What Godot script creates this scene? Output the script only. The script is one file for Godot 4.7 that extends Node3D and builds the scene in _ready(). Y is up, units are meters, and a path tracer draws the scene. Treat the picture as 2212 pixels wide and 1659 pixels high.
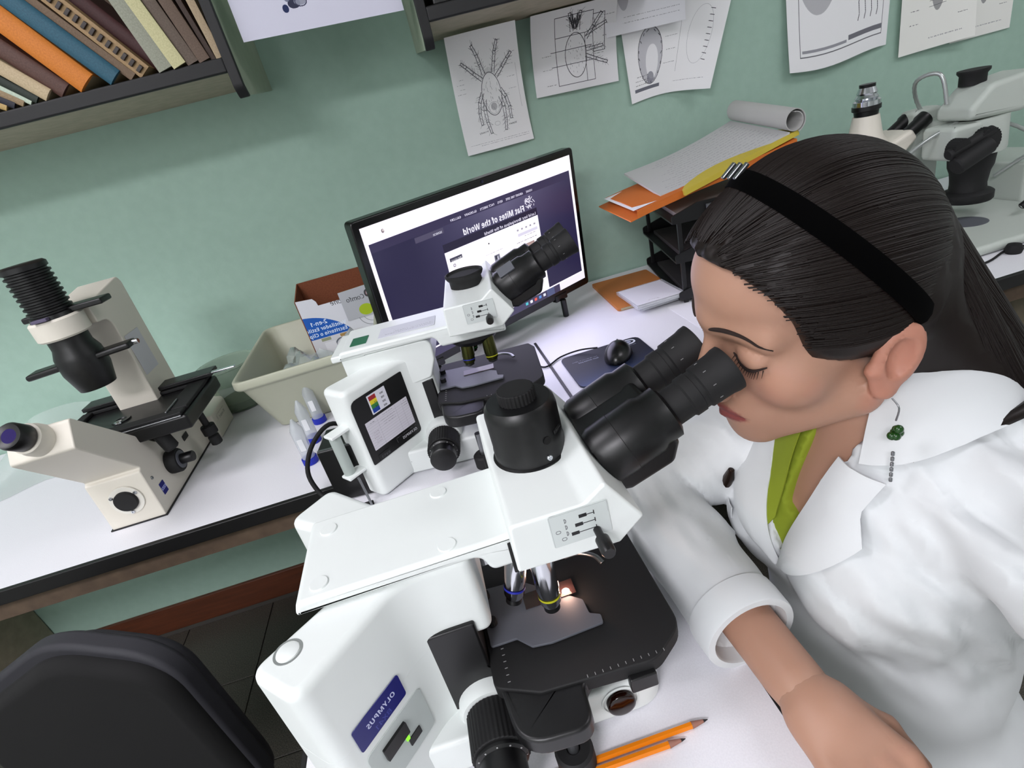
extends Node3D
# A laboratory bench with microscopes, a computer and a person looking into an eyepiece.
# Units are metres, y is up, the back wall is the plane z = 0 and the bench runs along x.

var names := {}
var M := {}

# ---------------------------------------------------------------- mesh building
class MB:
	var v := PackedVector3Array()
	var n := PackedVector3Array()
	var uv := PackedVector2Array()
	var c := PackedColorArray()
	var ix := PackedInt32Array()
	var col := Color.WHITE
	var use_col := false
	func add(p: Vector3, nn: Vector3, t := Vector2.ZERO) -> int:
		v.append(p); n.append(nn); uv.append(t); c.append(col)
		return v.size() - 1
	func tri(a: int, b: int, d: int) -> void:   # given anticlockwise from outside
		ix.append(a); ix.append(d); ix.append(b)
	func quad(a: int, b: int, d: int, e: int) -> void:
		tri(a, b, d); tri(a, d, e)
	func face(pts: Array, uvs: Array = []) -> void:
		var nn: Vector3 = (pts[1] - pts[0]).cross(pts[2] - pts[0]).normalized()
		var k := []
		for i in pts.size():
			k.append(add(pts[i], nn, uvs[i] if uvs.size() > i else Vector2.ZERO))
		for i in range(1, pts.size() - 1):
			tri(k[0], k[i], k[i + 1])
	func mesh() -> ArrayMesh:
		var a := []
		a.resize(Mesh.ARRAY_MAX)
		a[Mesh.ARRAY_VERTEX] = v; a[Mesh.ARRAY_NORMAL] = n; a[Mesh.ARRAY_TEX_UV] = uv; a[Mesh.ARRAY_INDEX] = ix
		if use_col: a[Mesh.ARRAY_COLOR] = c
		var m := ArrayMesh.new()
		if v.size() > 2: m.add_surface_from_arrays(Mesh.PRIMITIVE_TRIANGLES, a)
		return m

func numbered(called: String) -> String:
	var k: int = names.get(called, 0)
	names[called] = k + 1
	return called if k == 0 else "%s_%03d" % [called, k]

func child_name(parent: Node, called: String) -> String:
	if not parent.has_node(NodePath(called)): return called
	var k := 1
	while parent.has_node(NodePath("%s_%03d" % [called, k])): k += 1
	return "%s_%03d" % [called, k]

func tag(o: Node, label: String, category: String, group := "", kind := "") -> Node:
	if label: o.set_meta("label", label)
	if category: o.set_meta("category", category)
	if group: o.set_meta("group", group)
	if kind: o.set_meta("kind", kind)
	return o

func thing(called: String, label: String, category: String, at := Vector3.ZERO, turn := 0.0, group := "") -> Node3D:
	var o := Node3D.new()
	o.name = numbered(called)
	add_child(o, true)
	o.position = at
	o.rotation.y = turn
	tag(o, label, category, group)
	return o

func put(called: String, mb, m: Material, parent: Node = null, label := "") -> MeshInstance3D:
	var o := MeshInstance3D.new()
	o.mesh = mb.mesh() if mb is MB else mb
	o.material_override = m
	if parent == null:
		o.name = numbered(called); add_child(o, true)
	else:
		o.name = child_name(parent, called); parent.add_child(o, true)
	if label: o.set_meta("label", label)
	return o

func struct(called: String, mb, m: Material, parent: Node = null) -> MeshInstance3D:
	var o := put(called, mb, m, parent)
	if parent == null: o.set_meta("kind", "structure")
	return o

func dup(o: Node3D, label := "") -> Node3D:
	var base: String = String(o.name)
	var c: Node3D = o.duplicate()
	c.name = numbered(base)
	add_child(c, true)
	if label: c.set_meta("label", label)
	return c

func X(x: float, y: float, z: float, b := Basis()) -> Transform3D:
	return Transform3D(b, Vector3(x, y, z))

func frame(o: Vector3, ex: Vector3, ey: Vector3) -> Transform3D:   # x along ex, y near ey
	var x := ex.normalized()
	var z := x.cross(ey).normalized()
	return Transform3D(Basis(x, z.cross(x), z), o)

func along(o: Vector3, d: Vector3) -> Transform3D:   # y along d
	var y := d.normalized()
	var x := (Vector3.RIGHT if absf(y.x) < 0.9 else Vector3.FORWARD)
	var z := x.cross(y).normalized()
	return Transform3D(Basis(y.cross(z), y, z), o)

func rounded(pts: Array, radii: Variant, seg := 5) -> PackedVector2Array:
	var out := PackedVector2Array()
	var k := pts.size()
	for i in k:
		var p: Vector2 = pts[i]
		var a: Vector2 = pts[(i + k - 1) % k]
		var b: Vector2 = pts[(i + 1) % k]
		var r: float = radii[i] if radii is Array else radii
		if r <= 0.0:
			out.append(p); continue
		var da := (a - p).normalized()
		var db := (b - p).normalized()
		var ang := acos(clampf(da.dot(db), -0.9999, 0.9999))
		var t := minf(r / tan(ang * 0.5), minf(p.distance_to(a), p.distance_to(b)) * 0.49)
		var s := p + da * t
		var e := p + db * t
		for j in seg + 1:
			var u := float(j) / seg
			out.append(s.lerp(p, u).lerp(p.lerp(e, u), u))
	return out

func rect(w: float, h: float, r := 0.0, seg := 4) -> PackedVector2Array:
	var p := [Vector2(-w / 2, -h / 2), Vector2(w / 2, -h / 2), Vector2(w / 2, h / 2), Vector2(-w / 2, h / 2)]
	return rounded(p, r, seg) if r > 0.0 else PackedVector2Array(p)

func circle(r: float, k := 24, c := Vector2.ZERO) -> PackedVector2Array:
	var o := PackedVector2Array()
	for i in k: o.append(c + Vector2(cos(TAU * i / k), sin(TAU * i / k)) * r)
	return o

func inset(p: PackedVector2Array, d: float) -> PackedVector2Array:
	var o := PackedVector2Array()
	var k := p.size()
	for i in k:
		var e1 := (p[i] - p[(i + k - 1) % k]).normalized()
		var e2 := (p[(i + 1) % k] - p[i]).normalized()
		var n1 := Vector2(-e1.y, e1.x)
		var n2 := Vector2(-e2.y, e2.x)
		var m := n1 + n2
		var q := maxf(0.35, m.dot(n1))
		o.append(p[i] + m * (d / q))
	return o

# extrudes a polygon (anticlockwise in xy) from z0 to z1 with bevelled rims
func prism(mb: MB, poly, z0: float, z1: float, bev := 0.0, xf := Transform3D(), steps := 2) -> void:
	var p: PackedVector2Array = poly if poly is PackedVector2Array else PackedVector2Array(poly)
	if Geometry2D.is_polygon_clockwise(p): p.reverse()
	var clean := PackedVector2Array()
	for i in p.size():
		if p[i].distance_to(p[(i + 1) % p.size()]) > 1e-5: clean.append(p[i])
	p = clean
	var k := p.size()
	var rings := []   # [inset, z]
	if bev > 0.0:
		for j in steps + 1:
			var a := PI / 2 * j / steps
			rings.append([bev * (1.0 - sin(a)), z0 + bev * (1.0 - cos(a)), -cos(a)])
		for j in steps + 1:
			var a := PI / 2 * j / steps
			rings.append([bev * (1.0 - cos(a)), z1 - bev * (1.0 - sin(a)), sin(a)])
	else:
		rings = [[0.0, z0, 0.0], [0.0, z1, 0.0]]
	var lo := p[0]
	var hi := p[0]
	for q in p:
		lo = lo.min(q); hi = hi.max(q)
	var sz := (hi - lo).max(Vector2(1e-6, 1e-6))
	var en := []
	for i in k:
		var e := (p[(i + 1) % k] - p[i]).normalized()
		en.append(Vector2(e.y, -e.x))
	var B := xf.basis
	for ri in rings.size() - 1:
		var r0 = rings[ri]
		var r1 = rings[ri + 1]
		var q0 := inset(p, r0[0]) if r0[0] > 0 else p
		var q1 := inset(p, r1[0]) if r1[0] > 0 else p
		for i in k:
			var j := (i + 1) % k
			var na: Vector2 = en[i]
			var nb: Vector2 = en[i]
			var pv: Vector2 = en[(i + k - 1) % k]
			var nx: Vector2 = en[j]
			if pv.dot(en[i]) > 0.8: na = (pv + en[i]).normalized()
			if nx.dot(en[i]) > 0.8: nb = (nx + en[i]).normalized()
			var s0: float = r0[2]
			var s1: float = r1[2]
			var c0 := sqrt(maxf(0.0, 1.0 - s0 * s0))
			var c1 := sqrt(maxf(0.0, 1.0 - s1 * s1))
			var u0 := float(i) / k
			var u1 := float(i + 1) / k
			var a0 := mb.add(xf * Vector3(q0[i].x, q0[i].y, r0[1]), (B * Vector3(na.x * c0, na.y * c0, s0)).normalized(), Vector2(u0, 0))
			var b0 := mb.add(xf * Vector3(q0[j].x, q0[j].y, r0[1]), (B * Vector3(nb.x * c0, nb.y * c0, s0)).normalized(), Vector2(u1, 0))
			var b1 := mb.add(xf * Vector3(q1[j].x, q1[j].y, r1[1]), (B * Vector3(nb.x * c1, nb.y * c1, s1)).normalized(), Vector2(u1, 1))
			var a1 := mb.add(xf * Vector3(q1[i].x, q1[i].y, r1[1]), (B * Vector3(na.x * c1, na.y * c1, s1)).normalized(), Vector2(u0, 1))
			mb.quad(a0, b0, b1, a1)
	var cap := inset(p, bev) if bev > 0 else p
	var tr := Geometry2D.triangulate_polygon(cap)
	if tr.is_empty(): tr = Geometry2D.triangulate_polygon(p)
	for side in 2:
		var z := z1 if side == 1 else z0
		var nn := (B * Vector3(0, 0, 1 if side == 1 else -1)).normalized()
		var base := mb.v.size()
		for q in cap:
			mb.add(xf * Vector3(q.x, q.y, z), nn, Vector2((q.x - lo.x) / sz.x, 1.0 - (q.y - lo.y) / sz.y))
		for i in range(0, tr.size(), 3):
			var a := base + tr[i]
			var b := base + tr[i + 1]
			var d := base + tr[i + 2]
			var cr := (cap[tr[i + 1]] - cap[tr[i]]).cross(cap[tr[i + 2]] - cap[tr[i]])
			if (cr > 0) == (side == 1): mb.tri(a, b, d)
			else: mb.tri(a, d, b)

# box centred on the middle of its base unless mid
func box(mb: MB, s: Vector3, bev := 0.0, xf := Transform3D(), mid := false) -> void:
	var r := rect(s.x, s.z, bev, 3)
	var t := xf * Transform3D(Basis(Vector3.RIGHT, Vector3.FORWARD, Vector3.UP), Vector3(0, -s.y / 2 if mid else 0.0, 0))
	prism(mb, r, 0, s.y, bev, t)

# turns (radius, y) profile round y; sharp corners are split
func lathe(mb: MB, prof: Array, seg := 32, xf := Transform3D(), sx := 1.0) -> void:
	var B := xf.basis
	var turn := 0.0
	for i in prof.size() - 1: turn += (prof[i].x + prof[i + 1].x) * (prof[i + 1].y - prof[i].y)
	if turn < 0.0:
		prof = prof.duplicate()
		prof.reverse()
	for i in prof.size() - 1:
		var a: Vector2 = prof[i]
		var b: Vector2 = prof[i + 1]
		if a.distance_to(b) < 1e-7: continue
		var d := (b - a).normalized()
		var na := Vector2(d.y, -d.x)
		var nb := na
		if i > 0:
			var dp: Vector2 = (a - prof[i - 1]).normalized()
			if dp.dot(d) > 0.75: na = (na + Vector2(dp.y, -dp.x)).normalized()
		if i < prof.size() - 2:
			var dn: Vector2 = (prof[i + 2] - b).normalized()
			if dn.dot(d) > 0.75: nb = (nb + Vector2(dn.y, -dn.x)).normalized()
		var base := mb.v.size()
		for s in seg + 1:
			var t := TAU * s / seg
			var cs := cos(t)
			var sn := sin(t)
			mb.add(xf * Vector3(a.x * cs * sx, a.y, a.x * sn), (B * Vector3(na.x * cs, na.y, na.x * sn)).normalized(), Vector2(float(s) / seg, a.y))
			mb.add(xf * Vector3(b.x * cs * sx, b.y, b.x * sn), (B * Vector3(nb.x * cs, nb.y, nb.x * sn)).normalized(), Vector2(float(s) / seg, b.y))
		for s in seg:
			var k := base + s * 2
			mb.quad(k, k + 1, k + 3, k + 2)

func cyl(mb: MB, r: float, h: float, xf := Transform3D(), bev := 0.0, seg := 28, r2 := -1.0) -> void:
	var q := r if r2 < 0 else r2
	if bev > 0.0: lathe(mb, [Vector2(0, 0), Vector2(r - bev, 0), Vector2(r, bev), Vector2(q, h - bev), Vector2(q - bev, h), Vector2(0, h)], seg, xf)
	else: lathe(mb, [Vector2(0, 0), Vector2(r, 0), Vector2(q, h), Vector2(0, h)], seg, xf)

# knob with ribs round its rim, axis along y
func ribbed(mb: MB, r: float, h: float, xf := Transform3D(), ribs := 24, depth := 0.06) -> void:
	var p := PackedVector2Array()
	for i in ribs * 4:
		var t := TAU * i / (ribs * 4)
		var q := r * (1.0 - (depth if i % 4 >= 2 else 0.0))
		p.append(Vector2(cos(t), sin(t)) * q)
	prism(mb, p, 0, h, r * 0.06, xf * Transform3D(Basis(Vector3.RIGHT, Vector3.FORWARD, Vector3.UP), Vector3.ZERO), 1)

func smooth_path(pts: Array, per := 6) -> Array:
	var o := []
	for i in pts.size() - 1:
		var p0: Vector3 = pts[maxi(i - 1, 0)]
		var p1: Vector3 = pts[i]
		var p2: Vector3 = pts[i + 1]
		var p3: Vector3 = pts[mini(i + 2, pts.size() - 1)]
		for j in per:
			o.append(p1.cubic_interpolate(p2, p0, p3, float(j) / per))
	o.append(pts[-1])
	return o

func tube(mb: MB, pts: Array, r: Variant, seg := 10, flat := 1.0) -> void:
	var k := pts.size()
	var up := Vector3.UP
	var d0: Vector3 = (pts[1] - pts[0]).normalized()
	if absf(d0.dot(up)) > 0.95: up = Vector3.RIGHT
	var prev := -1
	var sd := d0.cross(up).normalized()
	for i in k:
		var d: Vector3 = (pts[mini(i + 1, k - 1)] - pts[maxi(i - 1, 0)]).normalized()
		sd = (sd - d * sd.dot(d)).normalized()
		var u := sd.cross(d)
		var rr: float = r[i] if r is Array else r
		var base := mb.v.size()
		for s in seg:
			var t := TAU * s / seg
			var nn := sd * cos(t) + u * sin(t) * flat
			mb.add(pts[i] + nn * rr, nn.normalized(), Vector2(float(s) / seg, float(i) / k))
		if prev >= 0:
			for s in seg:
				var t := (s + 1) % seg
				mb.quad(prev + s, base + s, base + t, prev + t)
		else:
			var cc := mb.add(pts[0], -d)
			for s in seg: mb.tri(cc, base + s, base + (s + 1) % seg)
		prev = base
		if i == k - 1:
			var cc := mb.add(pts[i], d)
			for s in seg: mb.tri(cc, base + (s + 1) % seg, base + s)

# a grid surface f(u, v) with an optional second face th behind it
func sheet(mb: MB, nu: int, nv: int, f: Callable, th := 0.0) -> void:
	var P := []
	for j in nv + 1:
		for i in nu + 1: P.append(f.call(float(i) / nu, float(j) / nv))
	var N := []
	for j in nv + 1:
		for i in nu + 1:
			var a: Vector3 = P[j * (nu + 1) + mini(i + 1, nu)] - P[j * (nu + 1) + maxi(i - 1, 0)]
			var b: Vector3 = P[mini(j + 1, nv) * (nu + 1) + i] - P[maxi(j - 1, 0) * (nu + 1) + i]
			N.append(a.cross(b).normalized())
	var lay := 2 if th > 0.0 else 1
	var start := mb.v.size()
	for l in lay:
		var base := mb.v.size()
		for j in nv + 1:
			for i in nu + 1:
				var q := j * (nu + 1) + i
				mb.add(P[q] - N[q] * th * l, N[q] if l == 0 else -N[q], Vector2(float(i) / nu, 1.0 - float(j) / nv))
		for j in nv:
			for i in nu:
				var q := base + j * (nu + 1) + i
				if l == 0: mb.quad(q, q + 1, q + nu + 2, q + nu + 1)
				else: mb.quad(q, q + nu + 1, q + nu + 2, q + 1)
	if lay == 2:
		var w := nu + 1
		var off := w * (nv + 1)
		var rim := []
		for i in nu: rim.append(i)
		for j in nv: rim.append(j * w + nu)
		for i in nu: rim.append(nv * w + nu - i)
		for j in nv: rim.append((nv - j) * w)
		for i in rim.size():
			var a: int = start + rim[i]
			var b: int = start + rim[(i + 1) % rim.size()]
			mb.face([mb.v[b], mb.v[a], mb.v[a + off], mb.v[b + off]])

# ---------------------------------------------------------------- distance fields
func sph(p: Vector3, c: Vector3, r: float) -> float:
	return p.distance_to(c) - r

func caps(p: Vector3, a: Vector3, b: Vector3, ra: float, rb: float) -> float:
	var ab := b - a
	var t := clampf((p - a).dot(ab) / ab.length_squared(), 0.0, 1.0)
	return p.distance_to(a + ab * t) - lerpf(ra, rb, t)

func elli(p: Vector3, c: Vector3, r: Vector3) -> float:
	var q := (p - c) / r
	var k := q.length()
	var g := (q / r).length()
	return k * (k - 1.0) / maxf(g, 1e-6)

func sm(a: float, b: float, k: float) -> float:
	var h := maxf(k - absf(a - b), 0.0) / k
	return minf(a, b) - h * h * k * 0.25

func smx(a: float, b: float, k: float) -> float:
	return -sm(-a, -b, k)

# surface nets of f between lo and hi with cells of size c, added to mb through xf
func nets(mb: MB, lo: Vector3, hi: Vector3, c: float, f: Callable, xf := Transform3D(), colf = null) -> void:
	var bl := 4
	var nb := Vector3i(ceili((hi.x - lo.x) / (c * bl)), ceili((hi.y - lo.y) / (c * bl)), ceili((hi.z - lo.z) / (c * bl)))
	var nx := nb.x * bl + 1
	var ny := nb.y * bl + 1
	var nz := nb.z * bl + 1
	var F := PackedFloat32Array()
	F.resize(nx * ny * nz)
	F.fill(1e9)
	var half := c * bl * 0.5
	var reach := half * 1.733 * 1.35 + c
	var blocks := []
	for bz in nb.z:
		for by in nb.y:
			for bx in nb.x:
				var o := lo + Vector3(bx, by, bz) * (c * bl)
				if absf(f.call(o + Vector3.ONE * half)) > reach: continue
				blocks.append(Vector3i(bx, by, bz))
				for z in range(bz * bl, bz * bl + bl + 1):
					for y in range(by * bl, by * bl + bl + 1):
						var row := (z * ny + y) * nx
						for x in range(bx * bl, bx * bl + bl + 1):
							if F[row + x] > 1e8: F[row + x] = f.call(lo + Vector3(x, y, z) * c)
	var vid := {}
	var off := [0, 1, nx, nx + 1, nx * ny, nx * ny + 1, nx * ny + nx, nx * ny + nx + 1]
	for b in blocks:
		for z in range(b.z * bl, b.z * bl + bl):
			for y in range(b.y * bl, b.y * bl + bl):
				for x in range(b.x * bl, b.x * bl + bl):
					var q := (z * ny + y) * nx + x
					var neg := 0
					var ok := true
					var d := PackedFloat32Array()
					for i in 8:
						var w := F[q + off[i]]
						d.append(w)
						if w < 0.0: neg += 1
					if neg == 0 or neg == 8: continue
					var sum := Vector3.ZERO
					var cnt := 0
					for e in EDGES:
						var da := d[e[0]]
						var db := d[e[1]]
						if (da < 0.0) != (db < 0.0):
							var t := da / (da - db)
							var pa := Vector3(e[0] & 1, (e[0] >> 1) & 1, e[0] >> 2)
							var pb := Vector3(e[1] & 1, (e[1] >> 1) & 1, e[1] >> 2)
							sum += pa.lerp(pb, t)
							cnt += 1
					var u := sum / cnt
					var g := Vector3(d[1] + d[3] + d[5] + d[7] - d[0] - d[2] - d[4] - d[6],
						d[2] + d[3] + d[6] + d[7] - d[0] - d[1] - d[4] - d[5],
						d[4] + d[5] + d[6] + d[7] - d[0] - d[1] - d[2] - d[3])
					var p := lo + (Vector3(x, y, z) + u) * c
					if colf != null: mb.col = colf.call(p)
					vid[q] = mb.add(xf * p, (xf.basis * g).normalized())
	for q in vid:
		var s := F[q] < 0.0
		for ax in 3:
			var st: int = [1, nx, nx * ny][ax]
			var o1: int = [nx, nx * ny, 1][ax]
			var o2: int = [nx * ny, 1, nx][ax]
			var w := F[q + st]
			if w > 1e8 or (w < 0.0) == s: continue
			if not (vid.has(q - o1) and vid.has(q - o2) and vid.has(q - o1 - o2)): continue
			if s: mb.quad(vid[q], vid[q - o1], vid[q - o1 - o2], vid[q - o2])
			else: mb.quad(vid[q], vid[q - o2], vid[q - o1 - o2], vid[q - o1])

const EDGES := [[0, 1], [2, 3], [4, 5], [6, 7], [0, 2], [1, 3], [4, 6], [5, 7], [0, 4], [1, 5], [2, 6], [3, 7]]

# ---------------------------------------------------------------- print
func img(w: int, h: int, col: Color) -> Image:
	var i := Image.create_empty(w, h, true, Image.FORMAT_RGB8)
	i.fill(col)
	return i

func bar(i: Image, x: float, y: float, w: float, h: float, col: Color) -> void:
	i.fill_rect(Rect2i(int(x), int(y), maxi(1, int(w)), maxi(1, int(h))), col)

func stroke(i: Image, a: Vector2, b: Vector2, w: float, col: Color, alpha := 1.0) -> void:
	var k := int(a.distance_to(b)) + 1
	for s in k + 1:
		var p := a.lerp(b, float(s) / k)
		for dy in range(int(-w / 2), int(w / 2) + 1):
			for dx in range(int(-w / 2), int(w / 2) + 1):
				var x := int(p.x) + dx
				var y := int(p.y) + dy
				if x >= 0 and y >= 0 and x < i.get_width() and y < i.get_height():
					i.set_pixel(x, y, i.get_pixel(x, y).lerp(col, alpha))

func arc(i: Image, c: Vector2, rx: float, ry: float, w: float, col: Color, t0 := 0.0, t1 := TAU, rot := 0.0) -> void:
	var prev := Vector2.ZERO
	for s in 37:
		var t := lerpf(t0, t1, s / 36.0)
		var p := c + Vector2(rx * cos(t), ry * sin(t)).rotated(rot)
		if s > 0: stroke(i, prev, p, w, col)
		prev = p

func fill_oval(i: Image, c: Vector2, rx: float, ry: float, col: Color, alpha := 1.0) -> void:
	for y in range(maxi(0, int(c.y - ry)), mini(i.get_height(), int(c.y + ry) + 1)):
		for x in range(maxi(0, int(c.x - rx)), mini(i.get_width(), int(c.x + rx) + 1)):
			var q := Vector2((x - c.x) / rx, (y - c.y) / ry)
			if q.length_squared() <= 1.0: i.set_pixel(x, y, i.get_pixel(x, y).lerp(col, alpha))

var glyphs := {}
# writes text with its left edge at x and its middle at y, capital height about size
func text(i: Image, s: String, x: float, y: float, size: float, col: Color, bold := false, slant := 0.0, wide := 1.0) -> float:
	var key := s + ("b" if bold else "")
	if not glyphs.has(key):
		var f := SystemFont.new()
		f.font_names = PackedStringArray(["Droid Sans"])
		if bold: f.font_weight = 700
		var t := TextMesh.new()
		t.text = s; t.font = f; t.font_size = 64; t.pixel_size = 0.01; t.depth = 0.0; t.curve_step = 2.0
		glyphs[key] = t.get_mesh_arrays() if t.get_surface_count() > 0 else []
	var a: Array = glyphs[key]
	if a.is_empty(): return 0.0
	var v: PackedVector3Array = a[Mesh.ARRAY_VERTEX]
	var ix: PackedInt32Array = a[Mesh.ARRAY_INDEX] if a[Mesh.ARRAY_INDEX] != null else PackedInt32Array()
	if ix.is_empty():
		for k in v.size(): ix.append(k)
	var x0 := 1e9
	var x1 := -1e9
	for p in v:
		x0 = minf(x0, p.x); x1 = maxf(x1, p.x)
	var sc := size / 0.46
	for k in range(0, ix.size(), 3):
		var P := []
		for j in 3:
			var p := v[ix[k + j]]
			P.append(Vector2(x + (p.x - x0) * sc * wide + p.y * sc * slant, y - p.y * sc))
		var lo: Vector2 = P[0].min(P[1]).min(P[2])
		var hi: Vector2 = P[0].max(P[1]).max(P[2])
		var ar: float = (P[1] - P[0]).cross(P[2] - P[0])
		if absf(ar) < 1e-4: continue
		for py in range(maxi(0, floori(lo.y)), mini(i.get_height(), ceili(hi.y) + 1)):
			for px in range(maxi(0, floori(lo.x)), mini(i.get_width(), ceili(hi.x) + 1)):
				var q := Vector2(px + 0.5, py + 0.5)
				var w0: float = (P[1] - q).cross(P[2] - q) / ar
				var w1: float = (P[2] - q).cross(P[0] - q) / ar
				var w2 := 1.0 - w0 - w1
				if w0 >= -0.02 and w1 >= -0.02 and w2 >= -0.02: i.set_pixel(px, py, col)
	return (x1 - x0) * sc * wide

# rows of illegible small writing
func scribble(i: Image, r: Rect2, rows: int, col: Color, seed_: int, thick := 2) -> void:
	var g := RandomNumberGenerator.new()
	g.seed = seed_
	for k in rows:
		var y := r.position.y + r.size.y * (k + 0.5) / rows
		var x := r.position.x
		var end := r.position.x + r.size.x * g.randf_range(0.7, 1.0)
		while x < end:
			var w := g.randf_range(6, 22)
			var px := x
			while px < minf(x + w, end):
				var h := g.randi_range(1, thick + 2)
				bar(i, px, y - h * 0.5, 2, h, col)
				px += 3
			x += w + 6

func printed(i: Image, rough := 0.75, mirror := true) -> StandardMaterial3D:
	if mirror: i.flip_x()
	i.generate_mipmaps()
	var m := StandardMaterial3D.new()
	m.albedo_texture = ImageTexture.create_from_image(i)
	m.roughness = rough
	m.cull_mode = BaseMaterial3D.CULL_DISABLED
	return m

# ---------------------------------------------------------------- materials
func mat(key: String, col: Color, rough := 0.5, metal := 0.0, spec := 0.5) -> StandardMaterial3D:
	if M.has(key): return M[key]
	var m := StandardMaterial3D.new()
	m.albedo_color = col
	m.roughness = rough
	m.metallic = metal
	m.metallic_specular = spec
	M[key] = m
	return m

func noisy(key: String, a: Color, b: Color, rough: float, scale: float, freq := 0.02, seed_ := 1, bump := 0.0, stretch := Vector3.ONE) -> StandardMaterial3D:
	var m := mat(key, Color.WHITE, rough)
	var nz := FastNoiseLite.new()
	nz.seed = seed_
	nz.frequency = freq
	nz.fractal_octaves = 4
	var t := NoiseTexture2D.new()
	t.width = 512; t.height = 512; t.seamless = true; t.noise = nz
	var g := Gradient.new()
	g.set_color(0, a); g.set_color(1, b)
	t.color_ramp = g
	m.albedo_texture = t
	m.uv1_triplanar = true
	m.uv1_world_triplanar = true
	m.uv1_scale = stretch * scale
	if bump > 0.0:
		var n2 := NoiseTexture2D.new()
		n2.width = 512; n2.height = 512; n2.seamless = true; n2.noise = nz
		n2.as_normal_map = true
		n2.bump_strength = bump
		m.normal_enabled = true
		m.normal_texture = n2
		m.normal_scale = 0.6
	return m

# ---------------------------------------------------------------- the scene
func _ready() -> void:
	var cam := Camera3D.new()
	cam.name = "camera"
	add_child(cam)
	cam.position = Vector3(0, 1.50708, 1.8372)
	cam.basis = Basis.from_euler(Vector3(-0.4565, -0.0841, -0.2592))
	cam.fov = rad_to_deg(2.0 * atan(829.5 / 1191.4))
	cam.near = 0.02
	cam.current = true
	var we := WorldEnvironment.new()
	we.name = "environment"
	var env := Environment.new()
	env.background_mode = Environment.BG_COLOR
	env.background_color = Color(0.02, 0.02, 0.025)
	env.tonemap_mode = Environment.TONE_MAPPER_LINEAR
	env.tonemap_exposure = 0.78
	env.sdfgi_enabled = true
	env.ssao_enabled = true
	env.ssil_enabled = true
	we.environment = env
	add_child(we)
	ceiling_lamp(Vector3(1.9, 2.98, 1.8), 0.0, 1.9)
	ceiling_lamp(Vector3(-1.3, 2.98, 3.45), 0.0, 10.5)
	ceiling_lamp(Vector3(-1.5, 2.98, 1.25), 0.0, 2.8)
	materials()
	room()
	bench()
	shelves()
	papers()
	computer()
	left_scope()
	var near := upright(false)
	near.position = Vector3(0.04, 0.9, 1.378)
	var rear := upright(true)
	rear.transform = Transform3D(Basis(Vector3.UP, -0.108).scaled(Vector3.ONE * 1.06), Vector3(0.0517, 0.9, 0.80))
	box_and_bin()
	small_things()
	trays()
	right_scopes()
	chair()
	person()

func ceiling_lamp(at: Vector3, turn: float, power: float) -> void:
	var t := thing("ceiling_lamp", "long white fluorescent ceiling fitting " + ("over the stereo microscope" if at.x > 0.0 else ("over the inverted microscope" if at.z < 2.0 else "behind the office chair")), "ceiling lamp", at, turn, "fluorescent ceiling fittings")
	var b := MB.new()
	box(b, Vector3(1.26, 0.06, 0.66), 0.008, X(0, -0.04, 0))
	put("housing", b, mat("lamp_housing", Color(0.85, 0.85, 0.85), 0.5), t)
	var e := mat("lamp_glow", Color(0.95, 0.97, 1.0), 0.5)
	e.emission_enabled = true
	e.emission = Color(1.0, 0.97, 1.0)
	e.emission_energy_multiplier = 1.5
	var d := MB.new()
	box(d, Vector3(1.2, 0.01, 0.6), 0.003, X(0, -0.05, 0))
	put("diffuser", d, e, t)
	var l := AreaLight3D.new()
	l.name = "light"
	l.area_size = Vector2(1.2, 0.6)
	l.light_color = Color(0.985, 0.97, 1.0)
	l.light_energy = power
	l.area_range = 12.0
	l.area_attenuation = 2.0
	l.shadow_enabled = true
	l.position = Vector3(0, -0.07, 0)
	l.rotation.x = -PI / 2
	t.add_child(l)

func materials() -> void:
	mat("white", Color(0.90, 0.92, 0.91), 0.42)
	mat("cream", Color(0.87, 0.85, 0.80), 0.45)
	mat("black", Color(0.045, 0.045, 0.05), 0.38)
	mat("black_matt", Color(0.05, 0.05, 0.055), 0.7)
	mat("rubber", Color(0.035, 0.035, 0.04), 0.8)
	mat("grey", Color(0.36, 0.37, 0.40), 0.5)
	mat("chrome", Color(0.82, 0.83, 0.85), 0.14, 1.0)
	mat("steel", Color(0.55, 0.56, 0.57), 0.3, 0.9)
	mat("ink", Color(0.05, 0.05, 0.06), 0.6)
	mat("glass", Color(0.1, 0.1, 0.2), 0.05)
	noisy("wall", Color(0.615, 0.73, 0.67), Color(0.64, 0.755, 0.695), 0.62, 1.5, 0.03, 3, 0.6)
	noisy("laminate", Color(0.89, 0.89, 0.91), Color(0.925, 0.925, 0.945), 0.42, 6.0, 0.12, 5)
	mat("edge", Color(0.03, 0.028, 0.03), 0.5)
	noisy("apron", Color(0.33, 0.27, 0.22), Color(0.42, 0.35, 0.28), 0.7, 2.0, 0.02, 8)
	noisy("baseboard", Color(0.30, 0.15, 0.08), Color(0.40, 0.21, 0.12), 0.5, 1.5, 0.02, 9, 0.0, Vector3(0.3, 3, 3))
	noisy("granite", Color(0.15, 0.15, 0.14), Color(0.44, 0.42, 0.38), 0.35, 7.0, 0.06, 11)
	mat("grout", Color(0.34, 0.33, 0.31), 0.9)
	noisy("shelf_board", Color(0.62, 0.58, 0.50), Color(0.70, 0.65, 0.57), 0.6, 2.0, 0.02, 12)

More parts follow.
